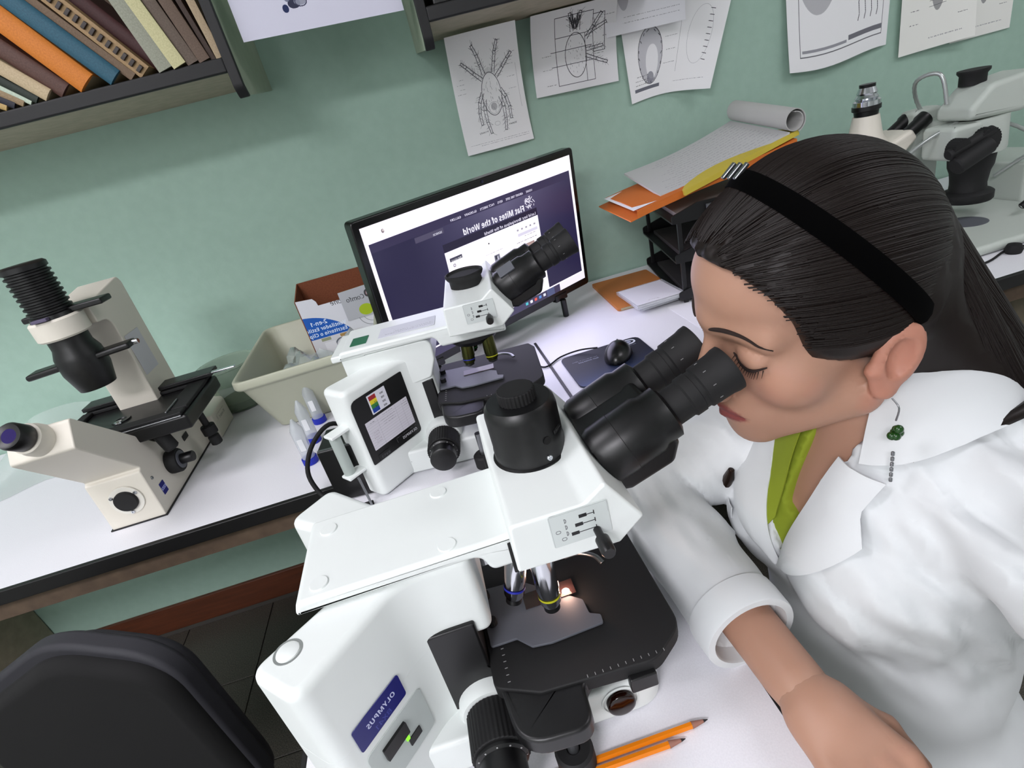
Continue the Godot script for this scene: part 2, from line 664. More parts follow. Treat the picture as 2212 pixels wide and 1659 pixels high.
func room() -> void:
	var b := MB.new()
	box(b, Vector3(5.6, 3.2, 0.12), 0, X(0.2, -0.1, -0.06))
	struct("wall_back", b, M.wall)
	b = MB.new(); box(b, Vector3(0.12, 3.2, 4.3), 0, X(-2.42, -0.1, 2.05)); struct("wall_left", b, mat("wall_pale", Color(0.86, 0.88, 0.86), 0.7))
	b = MB.new(); box(b, Vector3(0.12, 3.2, 4.3), 0, X(2.82, -0.1, 2.05)); struct("wall_right", b, mat("wall_pale", Color(0.86, 0.88, 0.86), 0.7))
	b = MB.new(); box(b, Vector3(5.6, 3.2, 0.12), 0, X(0.2, -0.1, 4.16)); struct("wall_front", b, mat("wall_pale", Color(0.86, 0.88, 0.86), 0.7))
	b = MB.new(); box(b, Vector3(5.36, 0.1, 4.22), 0, X(0.2, 3.0, 2.05)); struct("ceiling", b, mat("ceiling", Color(0.86, 0.87, 0.86), 0.8))
	b = MB.new(); box(b, Vector3(5.12, 0.1, 4.1), 0, X(0.2, -0.105, 2.05))
	var fl := struct("floor", b, M.grout)
	var tile := MB.new()
	box(tile, Vector3(0.330, 0.006, 0.330), 0.0015, X(0, -0.005, 0))
	var tm := tile.mesh()
	for j in 12:
		for i in 15:
			var o := put("tile", tm, M.granite, fl)
			o.position = Vector3(-2.163 + 0.3335 * i, 0.0, 0.20 + 0.3335 * j)
	b = MB.new(); box(b, Vector3(5.1, 0.115, 0.015), 0.003, X(0.2, 0.001, 0.0076)); struct("baseboard_back", b, M.baseboard)

func bench() -> void:
	# the long bench along the wall: white laminate with a black edging, on an apron and leg panels
	var t := thing("wall_bench", "long white laminate bench with a black front edge running along the green wall", "bench")
	var b := MB.new()
	box(b, Vector3(4.0, 0.028, 0.808), 0.0, X(0.1, 0.872, 0.412)); put("worktop", b, M.laminate, t)
	b = MB.new(); box(b, Vector3(4.0, 0.032, 0.012), 0.002, X(0.1, 0.868, 0.821)); put("edge_band", b, M.edge, t, "black edge band")
	b = MB.new(); box(b, Vector3(3.9, 0.065, 0.02), 0.0, X(0.1, 0.803, 0.77)); put("apron", b, M.apron, t)
	for x in [-1.80, -0.31, 0.9, 1.9]:
		b = MB.new(); box(b, Vector3(0.035, 0.868, 0.27 if x < -1.0 else 0.62), 0.003, X(x, 0.0, 0.138 if x < -1.0 else 0.40)); put("leg_panel", b, M.shelf_board, t)
	# the table that stands out from it towards the viewer
	t = thing("side_table", "white laminate table standing out from the bench under the nearest microscope", "table")
	b = MB.new(); box(b, Vector3(0.514, 0.028, 1.30), 0.0, X(-0.049, 0.872, 1.485)); put("tabletop", b, M.laminate, t)
	b = MB.new(); box(b, Vector3(0.008, 0.032, 1.31), 0.002, X(0.212, 0.868, 1.482)); put("edge_band", b, M.edge, t, "black edge band")
	b = MB.new(); box(b, Vector3(0.008, 0.032, 1.31), 0.002, X(-0.310, 0.868, 1.482)); put("edge_band", b, M.edge, t, "black edge band")
	for p in [[-0.28, 1.05], [0.17, 1.05], [-0.28, 2.05], [0.17, 2.05]]:
		b = MB.new(); box(b, Vector3(0.04, 0.872, 0.04), 0.003, X(p[0], 0, p[1])); put("leg", b, M.black, t)
	# black strip in the joint between the two bench tops
	b = MB.new(); box(b, Vector3(0.007, 0.003, 0.42), 0.0008, X(0.214, 0.8995, 0.61))
	tag(put("joint_strip", b, M.edge), "thin black joint strip across the white bench beside the mouse pad", "strip")

# ---------------------------------------------------------------- shelves, books, papers
func shelf_unit(called: String, label: String, x0: float, x1: float) -> Node3D:
	var t := thing(called, label, "wall shelf", Vector3(x0, 1.707, 0))
	var w := x1 - x0
	var b := MB.new()
	box(b, Vector3(w, 0.026, 0.355), 0.0, X(w / 2, 0.004, 0.178)); put("bottom_board", b, M.shelf_board, t)
	b = MB.new(); box(b, Vector3(w, 0.03, 0.014), 0.004, X(w / 2, 0.002, 0.3615)); put("front_edge", b, M.shelf_edge, t, "charcoal front edge")
	b = MB.new(); box(b, Vector3(w, 0.7, 0.012), 0.0, X(w / 2, 0.03, 0.007)); put("back_board", b, M.shelf_inside, t)
	b = MB.new(); box(b, Vector3(w, 0.02, 0.34), 0.0, X(w / 2, 0.73, 0.178)); put("top_board", b, M.shelf_board, t)
	for s in 2:
		var x := -0.010 if s == 0 else w + 0.010
		var side := rounded([Vector2(0, 0.73), Vector2(0, -0.014), Vector2(0.35, -0.046), Vector2(0.35, 0.73)], [0, 0.01, 0.03, 0])
		b = MB.new(); prism(b, side, -0.009, 0.009, 0.0, X(x, 0, 0, Basis(Vector3.FORWARD * -1, Vector3.UP, Vector3.LEFT)))
		put("side_panel", b, M.shelf_side, t)
		b = MB.new()
		prism(b, rounded([Vector2(0.352, 0.73), Vector2(0.352, -0.026), Vector2(0.335, -0.047), Vector2(0.350, -0.050), Vector2(0.369, -0.030), Vector2(0.369, 0.73)], [0, 0.008, 0.002, 0.01, 0.02, 0]), -0.011, 0.011, 0.002, X(x, 0, 0, Basis(Vector3.FORWARD * -1, Vector3.UP, Vector3.LEFT)))
		put("side_edge", b, M.shelf_edge, t, "charcoal side edge")
	return t

# a book whose spine faces the viewer; from the middle of its foot up along dir in the shelf plane
func book(called: String, label: String, foot: Vector2, top: Vector2, w: float, col: Color, z := 0.366, depth := 0.20, plain := 0) -> Node3D:
	var d := (top - foot)
	var h := maxf(d.length(), 0.2)
	var t := thing(called, label, "book", Vector3(foot.x, foot.y + 0.5 * w * absf(d.x) / d.length(), z), 0.0, "books leaning on the upper shelf")
	t.rotation.z = -atan2(d.x, d.y)
	var m := noisy("book_" + label, col.darkened(0.12), col.lightened(0.08), 0.65, 9.0, 0.05, label.length())
	var b := MB.new()
	box(b, Vector3(w * 0.84, h - 0.006, depth - 0.01), 0.0, X(0, 0.003, -depth / 2 - 0.003)); put("pages", b, mat("pages", Color(0.72, 0.67, 0.55), 0.85), t)
	b = MB.new()
	for s in [-1, 1]: box(b, Vector3(w * 0.08, h, depth), 0.0008, X(s * w * 0.46, 0, -depth / 2))
	put("cover", b, m, t)
	b = MB.new()
	var sp := PackedVector2Array([Vector2(-w / 2, -0.004), Vector2(w / 2, -0.004)])
	for k in 7:
		var a := PI * (k + 0.0) / 6
		sp.append(Vector2(cos(a) * w / 2, sin(a) * w * (0.16 if plain == 0 else 0.04)))
	prism(b, sp, 0, h, 0.0, X(0, 0, 0, Basis(Vector3.LEFT, Vector3(0, 0, 1), Vector3.UP)))
	put("spine", b, m, t)
	return t

func shelves() -> void:
	mat("shelf_edge", Color(0.05, 0.052, 0.06), 0.6)
	noisy("shelf_side", Color(0.60, 0.64, 0.56), Color(0.64, 0.68, 0.60), 0.5, 2.0, 0.02, 4)
	mat("shelf_inside", Color(0.33, 0.27, 0.21), 0.8)
	shelf_unit("wall_shelf", "grey wall shelf with charcoal edges packed with old books", -1.9, -0.302)
	shelf_unit("wall_shelf", "wall shelf with charcoal edges over the curling drawings", 0.152, 0.80)
	var y := 1.7375
	book("book", "thick orange book leaning between brown and teal books", Vector2(-0.583, y), Vector2(-0.75, 1.98), 0.046, Color(0.80, 0.45, 0.10))
	book("book", "worn teal book leaning beside the thick orange book", Vector2(-0.525, y), Vector2(-0.70, 1.98), 0.036, Color(0.10, 0.31, 0.39))
	book("book", "brown paper-backed volume between the teal book and spiral binding", Vector2(-0.492, y), Vector2(-0.66, 1.97), 0.018, Color(0.40, 0.31, 0.22), 0.362, 0.19, 1)
	var sp := book("book", "tan comb-bound report with a brown toothed spine", Vector2(-0.466, y), Vector2(-0.632, 1.98), 0.030, Color(0.62, 0.50, 0.34), 0.36, 0.19, 1)
	var b := MB.new()
	for k in 17:
		box(b, Vector3(0.015, 0.0075, 0.006), 0.001, X(0.0, 0.006 + k * 0.0162, 0.004))
	put("comb_binding", b, mat("comb", Color(0.13, 0.07, 0.04), 0.5), sp, "dark comb teeth")
	book("book", "dark maroon book set back behind the comb-bound report", Vector2(-0.430, y), Vector2(-0.57, 1.93), 0.034, Color(0.22, 0.07, 0.07), 0.325, 0.16)
	book("book", "pale grey binder leaning beside the cream-yellow folder", Vector2(-0.421, y), Vector2(-0.480, 1.99), 0.030, Color(0.55, 0.56, 0.49), 0.37, 0.2, 1)
	book("book", "cream-yellow folder leaning between grey binder and brown books", Vector2(-0.3905, y), Vector2(-0.462, 1.99), 0.029, Color(0.76, 0.74, 0.55), 0.37, 0.2, 1)
	book("book", "grey-brown bound volume leaning against the cream-yellow folder", Vector2(-0.3635, y), Vector2(-0.428, 1.98), 0.024, Color(0.33, 0.27, 0.22), 0.366, 0.2, 1)
	book("book", "second grey-brown bound volume with a dark fore edge beside it", Vector2(-0.3385, y), Vector2(-0.396, 1.98), 0.024, Color(0.34, 0.26, 0.20), 0.366, 0.2, 1)
	book("book", "narrow dark brown book tucked against the tan end book", Vector2(-0.3205, y), Vector2(-0.366, 1.98), 0.010, Color(0.17, 0.09, 0.04), 0.362, 0.2, 1)
	book("book", "tan end book standing against the charcoal shelf side", Vector2(-0.306, y), Vector2(-0.334, 1.98), 0.016, Color(0.62, 0.54, 0.42), 0.366, 0.2, 1)
	book("book", "brown-purple book leaning under the thick orange book", Vector2(-0.632, y), Vector2(-0.80, 1.95), 0.034, Color(0.30, 0.18, 0.14), 0.36)
	book("book", "cream book leaning under the brown-purple book", Vector2(-0.665, y), Vector2(-0.85, 1.94), 0.027, Color(0.74, 0.66, 0.52))
	book("book", "dark green thin book leaning beside the cream book", Vector2(-0.690, y), Vector2(-0.88, 1.93), 0.016, Color(0.06, 0.11, 0.07))
	book("book", "white-edged booklet leaning beside the dark green book", Vector2(-0.704, y), Vector2(-0.90, 1.92), 0.009, Color(0.72, 0.78, 0.70))
	book("book", "tan booklet leaning beside the white-edged booklet", Vector2(-0.718, y), Vector2(-0.925, 1.91), 0.014, Color(0.55, 0.46, 0.33))
	book("book", "dark blue thin book low at the shelf's far end", Vector2(-0.736, y), Vector2(-0.95, 1.90), 0.015, Color(0.05, 0.06, 0.12))
	book("book", "straw-yellow booklet low beside the dark blue book", Vector2(-0.753, y), Vector2(-0.975, 1.89), 0.013, Color(0.70, 0.58, 0.34))
	book("book", "pale pinkish paper file at the low end of the row", Vector2(-0.775, y), Vector2(-1.01, 1.89), 0.022, Color(0.70, 0.60, 0.55), 0.366, 0.2, 1)
	# things at the foot of the other shelf
	b = MB.new(); box(b, Vector3(0.10, 0.12, 0.2), 0.004, X(0.222, 1.738, 0.26))
	var bx := thing("storage_box", "black box standing on the shelf over the curling drawings", "box")
	put("body", b, M.black, bx)
	b = MB.new(); box(b, Vector3(0.104, 0.02, 0.204), 0.004, X(0.222, 1.858, 0.26)); put("lid", b, M.black, bx)
	book("book", "pale book standing beside the black storage box", Vector2(0.292, y), Vector2(0.292, 1.98), 0.028, Color(0.75, 0.73, 0.63))
	book("book", "dark book between the pale book and the red book", Vector2(0.33, y), Vector2(0.33, 1.98), 0.04, Color(0.12, 0.12, 0.13))
	book("book", "red book standing on the shelf over the drawings", Vector2(0.375, y), Vector2(0.375, 1.98), 0.04, Color(0.35, 0.10, 0.09))
	book("book", "green book standing next to the red book", Vector2(0.42, y), Vector2(0.42, 1.98), 0.04, Color(0.15, 0.25, 0.12))
	book("book", "second red book standing beside the green book", Vector2(0.465, y), Vector2(0.465, 1.98), 0.04, Color(0.40, 0.12, 0.10))

func paper(label: String, i: Image, nu: int, nv: int, f: Callable, mirror := true, group := "drawings taped to the green wall") -> void:
	var b := MB.new()
	sheet(b, nu, nv, f, 0.0006)
	var m := printed(i, 0.85, mirror)
	m.backlight_enabled = false
	tag(put("wall_drawing", b, m), label, "drawing", group)

func hairy_leg(i: Image, pts: Array, g: RandomNumberGenerator, col: Color, w := 2.0) -> void:
	for k in pts.size() - 1:
		var a: Vector2 = pts[k]
		var b: Vector2 = pts[k + 1]
		var nn := (b - a).orthogonal().normalized() * (9.0 - k)
		stroke(i, a + nn, b + nn * 0.8, w, col)
		stroke(i, a - nn, b - nn * 0.8, w, col)
		stroke(i, b + nn, b - nn, w, col)
		for s in 9:
			var p := a.lerp(b, g.randf())
			var q := p + (nn * (1 if s % 2 == 0 else -1) * g.randf_range(1.3, 3.4)) + (b - a).normalized() * g.randf_range(6, 30)
			stroke(i, p, q, 1, col)

func mite(i: Image, c: Vector2, s: float, seed_: int, col: Color) -> void:
	var g := RandomNumberGenerator.new()
	g.seed = seed_
	arc(i, c + Vector2(0, 20) * s, 62 * s, 120 * s, 2, col)
	arc(i, c + Vector2(0, -70) * s, 46 * s, 34 * s, 1, col, PI, TAU)
	for k in 9: stroke(i, c + Vector2(-30 + k * 7, -128 + absf(k - 4) * 3) * s, c + Vector2(-30 + k * 7, -100) * s, 1, col)
	for k in 34:
		var p := c + Vector2(g.randf_range(-50, 50), g.randf_range(-70, 110)) * s
		stroke(i, p, p + Vector2(g.randf_range(-7, 7), g.randf_range(6, 20)) * s, 1, col)
	fill_oval(i, c + Vector2(0, 88) * s, 20 * s, 22 * s, col, 0.35)
	arc(i, c + Vector2(0, 96) * s, 34 * s, 34 * s, 1, col)
	for sd in [-1, 1]:
		hairy_leg(i, [c + Vector2(30 * sd, -96) * s, c + Vector2(44 * sd, -150) * s, c + Vector2(58 * sd, -200) * s, c + Vector2(80 * sd, -250) * s], g, col)
		hairy_leg(i, [c + Vector2(46 * sd, -70) * s, c + Vector2(92 * sd, -112) * s, c + Vector2(130 * sd, -150) * s, c + Vector2(160 * sd, -176) * s], g, col)
		hairy_leg(i, [c + Vector2(58 * sd, 0) * s, c + Vector2(86 * sd, 50) * s, c + Vector2(98 * sd, 110) * s, c + Vector2(96 * sd, 180) * s], g, col)
		hairy_leg(i, [c + Vector2(50 * sd, 40) * s, c + Vector2(62 * sd, 100) * s, c + Vector2(60 * sd, 170) * s, c + Vector2(48 * sd, 240) * s], g, col)

func papers() -> void:
	var P := Color(0.95, 0.95, 0.96)
	var K := Color(0.22, 0.22, 0.25)
	var G := Color(0.5, 0.5, 0.53)
	# big drawing of a mite with hairy legs
	var i := img(420, 620, P)
	mite(i, Vector2(200, 300), 0.95, 4, Color(0.34, 0.34, 0.37))
	for k in 4: scribble(i, Rect2(352, 206 + k * 24, 34 + (k % 2) * 22, 10), 1, G, k, 1)
	for k in 3: scribble(i, Rect2(46, 180 + k * 62, 46, 16), 1, G, 20 + k, 1)
	stroke(i, Vector2(30, 190), Vector2(30, 420), 1, G)
	text(i, "Mature", 84, 500, 11, K); text(i, "Primary", 268, 512, 11, K)
	arc(i, Vector2(200, 480), 16, 12, 1, G)
	scribble(i, Rect2(20, 566, 380, 22), 2, G, 9, 1)
	paper("large drawing of a hairy-legged mite on white paper above the monitor", i, 10, 14, func(u: float, v: float):
		return Vector3(lerpf(lerpf(0.204, 0.205, v), lerpf(0.416, 0.403, v), u), lerpf(1.398, 1.700, v), 0.012 + 0.11 * v * v + 0.006 * sin(u * 3.0)))
	# oval body with boxes and labels
	i = img(512, 440, Color(0.92, 0.92, 0.93))
	var c := Vector2(250, 250)
	arc(i, c, 66, 120, 2, K)
	for sd in [-1, 1]:
		hairy_leg(i, [Vector2(250 + sd * 20, 120), Vector2(250 + sd * 24, 70), Vector2(250 + sd * 34, 30)], RandomNumberGenerator.new(), Color(0.15, 0.15, 0.17), 3)
	for q in [[220, 52, 238, 104], [280, 52, 262, 104], [250, 60, 244, 96], [250, 60, 258, 96], [234, 40, 246, 110], [266, 40, 254, 110]]: stroke(i, Vector2(q[0], q[1]), Vector2(q[2], q[3]), 6, Color(0.2, 0.2, 0.22))
	var g := RandomNumberGenerator.new()
	g.seed = 7
	for k in 40:
		var p := c + Vector2(g.randf_range(-45, 45), g.randf_range(-95, 95))
		stroke(i, p, p + Vector2(0, 8), 1, K)
	for r in [[140, 40, 370, 400], [190, 140, 370, 400], [70, 60, 140, 250]]:
		stroke(i, Vector2(r[0], r[1]), Vector2(r[2], r[1]), 3, K); stroke(i, Vector2(r[2], r[1]), Vector2(r[2], r[3]), 3, K)
		stroke(i, Vector2(r[0], r[3]), Vector2(r[2], r[3]), 3, K); stroke(i, Vector2(r[0], r[1]), Vector2(r[0], r[3]), 3, K)
	for yy in [210, 290]: stroke(i, Vector2(150, yy), Vector2(400, yy), 2, K)
	for q in [[184, 170, 90, 60], [184, 150, 60, 110], [184, 230, 80, 225], [190, 260, 60, 320]]:
		hairy_leg(i, [Vector2(q[0], q[1]), Vector2((q[0] + q[2]) / 2.0, (q[1] + q[3]) / 2.0), Vector2(q[2], q[3])], g, K)
	for q in [[400, 215], [400, 290], [385, 380], [14, 120], [14, 170], [80, 255], [14, 70]]: scribble(i, Rect2(q[0], q[1], 70, 16), 1, K, q[0] + q[1], 2)
	paper("smaller boxed diagram of an oval mite beside the large mite drawing", i, 10, 8, func(u: float, v: float):
		return Vector3(lerpf(lerpf(0.449, 0.462, v), lerpf(0.708, 0.722, v), u), lerpf(lerpf(1.504, 1.493, u), 1.706, v), 0.012 + 0.05 * v * v * v + 0.010 * absf(sin(u * 4.0)) * (1.0 - v)))
	# long sheet with two figures, its far edge curling off the wall
	i = img(620, 560, P)
	fill_oval(i, Vector2(452, 290), 82, 180, Color(0.6, 0.6, 0.64), 0.5)
	fill_oval(i, Vector2(440, 330), 44, 110, P, 0.9)
	arc(i, Vector2(452, 290), 82, 180, 2, K)
	fill_oval(i, Vector2(452, 430), 26, 40, Color(0.4, 0.4, 0.45), 0.6)
	for k in 16:
		var p := Vector2(452, 290) + Vector2(78, 0).rotated(k * 0.4) * Vector2(1, 2.1)
		stroke(i, p, p + Vector2(g.randf_range(-16, 16), 14), 2, K)
	arc(i, Vector2(140, 230), 72, 170, 1, G)
	for k in 9: stroke(i, Vector2(76, 100 + k * 36), Vector2(100, 92 + k * 36), 3, K)
	stroke(i, Vector2(262, 60), Vector2(262, 430), 1, K)
	for k in 4: scribble(i, Rect2(280, 110 + k * 82, 84, 14), 1, K, 40 + k, 2)
	for k in 3: scribble(i, Rect2(470, 400 + k * 26, 110, 14), 1, Color(0.12, 0.12, 0.14), 50 + k, 3)
	bar(i, 380, 480, 200, 22, Color(0.42, 0.43, 0.47))
	scribble(i, Rect2(60, 480, 300, 22), 1, G, 60, 2)
	paper("wide sheet with two mite figures curling off the wall at one edge", i, 16, 10, func(u: float, v: float):
		var cu: float = maxf(0.0, u - 0.45) / 0.55
		return Vector3(lerpf(lerpf(0.745, 0.737, v), lerpf(0.975, 1.10, v), u), lerpf(lerpf(1.419, 1.408, u) + 0.012 * sin(u * PI), 1.66, v), 0.010 + 0.05 * cu * cu * (1.2 - v)))
	# sheet with pale oval figures pinned over it
	i = img(440, 300, Color(0.95, 0.95, 0.98))
	for k in 3:
		fill_oval(i, Vector2(330 - k * 110, 60 - k * 10), 44 - k * 6, 150 - k * 40, Color(0.62, 0.62, 0.66), 0.6)
	scribble(i, Rect2(30, 226, 380, 44), 2, G, 70, 1)
	paper("bluish-white sheet of pale oval figures pinned over the wide sheet", i, 8, 6, func(u: float, v: float):
		return Vector3(lerpf(0.684, 0.930, u), lerpf(lerpf(1.611, 1.606, u), 1.80, v), 0.03 + 0.012 * v + 0.008 * u * u))
	# framed plate over the rolled pad
	i = img(560, 420, P)
	for r in [[40, 380, 500, 380], [500, -10, 500, 380], [40, -10, 40, 380]]: stroke(i, Vector2(r[0], r[1]), Vector2(r[2], r[3]), 3, Color(0.4, 0.4, 0.42))
	bar(i, 40, 352, 200, 14, Color(0.45, 0.45, 0.48)); bar(i, 250, 362, 240, 8, Color(0.6, 0.6, 0.63))
	fill_oval(i, Vector2(400, 120), 110, 150, Color(0.6, 0.6, 0.62), 0.6)
	for k in 14:
		var p := Vector2(70 + (k % 5) * 36, 60 + (k / 5) * 90)
		stroke(i, p, p + Vector2(10, 30), 3, K); stroke(i, p + Vector2(10, 30), p + Vector2(4, 64), 3, K); stroke(i, p + Vector2(4, 64), p + Vector2(10, 80), 3, K)
	paper("white plate with a ruled frame and insect legs above the letter trays", i, 12, 10, func(u: float, v: float):
		return Vector3(lerpf(1.270, lerpf(1.628, 1.646, v), u), lerpf(lerpf(1.387, 1.384, u) - 0.010 * sin(u * 5.0), 1.80, v), 0.010 + 0.035 * (1.0 - v) * (1.0 - v) * (1.0 - u) * 0.6 + 0.012 * sin(u * PI)))
	# two creamy sheets with larvae
	for k in 2:
		i = img(360, 420, Color(0.94, 0.94, 0.92))
		fill_oval(i, Vector2(180, 120 + k * 10), 46, 180, Color(0.55, 0.55, 0.55), 0.8)
		for j in 16: stroke(i, Vector2(140, 10 + j * 18), Vector2(220, 14 + j * 18), 1, K)
		for j in 7:
			scribble(i, Rect2(40, 70 + j * 42, 50, 10), 1, K, 80 + j, 1); scribble(i, Rect2(270, 60 + j * 44, 54, 10), 1, K, 90 + j, 1)
		scribble(i, Rect2(60, 376, 200, 16), 1, G, 77, 2)
		if k == 0:
			paper("cream sheet with a segmented larva curling over its neighbour sheet", i, 10, 8, func(u: float, v: float):
				return Vector3(lerpf(1.672, 1.925, u), lerpf(lerpf(1.345, 1.352, u), 1.72, v), 0.016 + 0.03 * u * u * (1.0 - v)))
		else:
			paper("last cream sheet with a narrow larva above the stereo microscope", i, 8, 8, func(u: float, v: float):
				return Vector3(lerpf(1.870, 2.097, u), lerpf(1.344, 1.70, v), 0.008))
	# white print fixed across the gap between the two shelves
	i = img(700, 320, Color(0.80, 0.80, 0.86))
	fill_oval(i, Vector2(255, 226), 26, 17, Color(0.14, 0.15, 0.24), 0.95); fill_oval(i, Vector2(282, 222), 26, 14, Color(0.55, 0.56, 0.62), 0.9)
	fill_oval(i, Vector2(215, 238), 13, 14, Color(0.08, 0.13, 0.30), 0.95); fill_oval(i, Vector2(232, 196), 14, 22, Color(0.4, 0.42, 0.5), 0.9)
	arc(i, Vector2(285, 224), 24, 16, 3, Color(0.2, 0.2, 0.3))
	paper("large white print with a small dark figure hung between the shelves", i, 4, 4, func(u: float, v: float):
		return Vector3(lerpf(-0.2515, 0.107, u), lerpf(lerpf(1.759, 1.746, u), 1.93, v), 0.340), false, "")

# ---------------------------------------------------------------- computer
func computer() -> void:
	var W := 0.706
	var H := 0.405
	var t := thing("monitor", "large black-framed monitor showing a web page behind the farther microscope", "monitor", Vector3(0.150, 0.9, 0.369), 0.513)
	var tilt := Transform3D(Basis(Vector3.RIGHT, 0.066), Vector3(0, 0.06, 0))
	var b := MB.new()
	var p := rounded([Vector2(-W / 2, 0), Vector2(W / 2, 0), Vector2(W / 2, H), Vector2(-W / 2, H)], 0.012)
	prism(b, p, -0.035, 0.0, 0.004, tilt); put("casing", b, mat("bezel", Color(0.012, 0.012, 0.014), 0.25), t)
	var i := img(1280, 720, Color(0.99, 0.97, 1.0))
	var navy := Color(0.155, 0.14, 0.26)
	var slate := Color(0.27, 0.25, 0.36)
	for y in range(78, 668):
		for x in range(18, 1262, 2):
			var k := clampf(1.0 - absf(x - 500.0) / 560.0, 0, 1) * clampf(1.0 - (y - 78.0) / 420.0, 0, 1)
			bar(i, x, y, 2, 1, navy.lerp(Color(0.40, 0.38, 0.50), k))
	bar(i, 0, 60, 1280, 18, Color(0.97, 0.95, 1.0))
	bar(i, 18, 78, 1244, 40, Color(0.20, 0.18, 0.30))
	var x0 := 300.0
	for s in ["HOME", "ABOUT THE SITE", "KEYS", "FACT SHEETS", "GLOSSARY", "GALLERY"]:
		x0 += text(i, s, x0, 106, 11, Color(0.9, 0.88, 0.95), true) + 22
	bar(i, 880, 122, 160, 26, Color(0.30, 0.28, 0.38)); text(i, "SEARCH", 890, 140, 10, Color(0.85, 0.85, 0.9), true)
	var g := RandomNumberGenerator.new()
	g.seed = 5
	for k in 26:
		var a := Vector2(300 + g.randf() * 60, 128 + g.randf() * 60)
		stroke(i, a, a + Vector2(g.randf_range(-18, 18), g.randf_range(-18, 18)), 2, Color(0.92, 0.9, 0.96))
	text(i, "Flat Mites of the World", 374, 182, 30, Color(0.97, 0.96, 1.0), true, 0.0, 0.88)
	bar(i, 290, 202, 616, 40, Color(0.13, 0.11, 0.21))
	text(i, "Lucid key: Brevipalpus of the World", 302, 230, 15, Color(0.88, 0.86, 0.93), true)
	bar(i, 290, 242, 616, 426, Color(0.99, 0.97, 1.0))
	bar(i, 290, 242, 616, 1, Color(0.5, 0.5, 0.6))
	for k in 5: bar(i, 316 + k * 30, 276, 12, 9, Color(0.62, 0.60, 0.66))
	bar(i, 306, 300, 140, 15, Color(0.84, 0.82, 0.9))
	scribble(i, Rect2(326, 318, 90, 10), 1, Color(0.35, 0.33, 0.4), 3, 2); scribble(i, Rect2(320, 340, 150, 12), 1, Color(0.2, 0.18, 0.25), 4, 2)
	bar(i, 342, 366, 62, 60, Color(0.62, 0.52, 0.51)); bar(i, 348, 372, 50, 48, Color(0.68, 0.58, 0.56))
	for k in 4: scribble(i, Rect2(330, 448 + k * 26, 120, 12), 1, Color(0.5, 0.48, 0.56), 12 + k, 2)
	scribble(i, Rect2(560, 332, 130, 12), 1, Color(0.6, 0.58, 0.65), 6, 1)
	bar(i, 588, 356, 36, 74, Color(0.45, 0.45, 0.52)); bar(i, 598, 366, 8, 58, Color(0.75, 0.74, 0.8)); bar(i, 606, 360, 12, 20, Color(0.2, 0.2, 0.26))
	bar(i, 812, 278, 74, 18, Color(0.25, 0.24, 0.32)); text(i, "Not secure", 818, 291, 9, Color.WHITE); arc(i, Vector2(866, 318), 6, 7, 2, Color(0.5, 0.48, 0.55))
	fill_oval(i, Vector2(640, 284), 4, 4, Color(0.1, 0.1, 0.1))
	fill_oval(i, Vector2(1178, 40), 7, 9, Color(0.5, 0.45, 0.48)); fill_oval(i, Vector2(1176, 38), 4, 5, Color(0.85, 0.8, 0.8))
	bar(i, 18, 668, 1244, 8, Color(0.99, 0.97, 1.0))
	bar(i, 0, 676, 1280, 44, Color(0.24, 0.22, 0.34))
	bar(i, 0, 676, 210, 44, Color(0.93, 0.91, 0.97)); bar(i, 255, 676, 60, 44, Color(0.30, 0.33, 0.48))
	for k in 5:
		bar(i, 326 + k * 34, 688, 18, 16, [Color(0.9, 0.9, 0.95), Color(0.35, 0.55, 0.85), Color(0.9, 0.35, 0.3), Color(0.95, 0.95, 1.0), Color(0.3, 0.75, 0.8)][k])
	bar(i, 0, 0, 0, 0, Color.WHITE)
	i.flip_x(); i.generate_mipmaps()
	var tex := ImageTexture.create_from_image(i)
	var sm_ := StandardMaterial3D.new()
	sm_.albedo_color = Color(0.02, 0.02, 0.02)
	sm_.roughness = 0.3
	sm_.emission_enabled = true
	sm_.emission_texture = tex
	sm_.emission = Color(0, 0, 0)
	sm_.emission_operator = BaseMaterial3D.EMISSION_OP_ADD
	sm_.emission_energy_multiplier = 1.45
	b = MB.new()
	var s := [Vector3(-W / 2 + 0.017, 0.024, 0.0012), Vector3(W / 2 - 0.017, 0.024, 0.0012), Vector3(W / 2 - 0.017, H - 0.018, 0.0012), Vector3(-W / 2 + 0.017, H - 0.018, 0.0012)]
	for k in 4: s[k] = tilt * s[k]
	b.face(s, [Vector2(0, 1), Vector2(1, 1), Vector2(1, 0), Vector2(0, 0)])
	put("screen", b, sm_, t, "lit screen with a web page")
	var l := AreaLight3D.new()
	l.name = "screen_light"
	l.area_size = Vector2(W - 0.04, H - 0.05)
	l.light_color = Color(0.86, 0.84, 1.0)
	l.light_energy = 0.25
	l.shadow_enabled = true
	l.area_range = 5.0
	l.transform = tilt * Transform3D(Basis(Vector3.UP, PI), Vector3(0, H / 2, 0.012))
	t.add_child(l)
	b = MB.new(); cyl(b, 0.004, 0.002, tilt * X(0.02, H - 0.009, 0.0, Basis(Vector3.RIGHT, PI / 2)), 0, 12); put("webcam", b, M.glass, t)
	for sd in [-1.0, 1.0]:
		b = MB.new(); cyl(b, 0.009, 0.056, X(0.235 * sd - 0.01, 0.0, 0.006), 0.002); put("foot", b, M.bezel, t)
		b = MB.new(); box(b, Vector3(0.05, 0.022, 0.02), 0.004, X(0.235 * sd - 0.01, 0.052, -0.006)); put("foot_bracket", b, M.bezel, t)
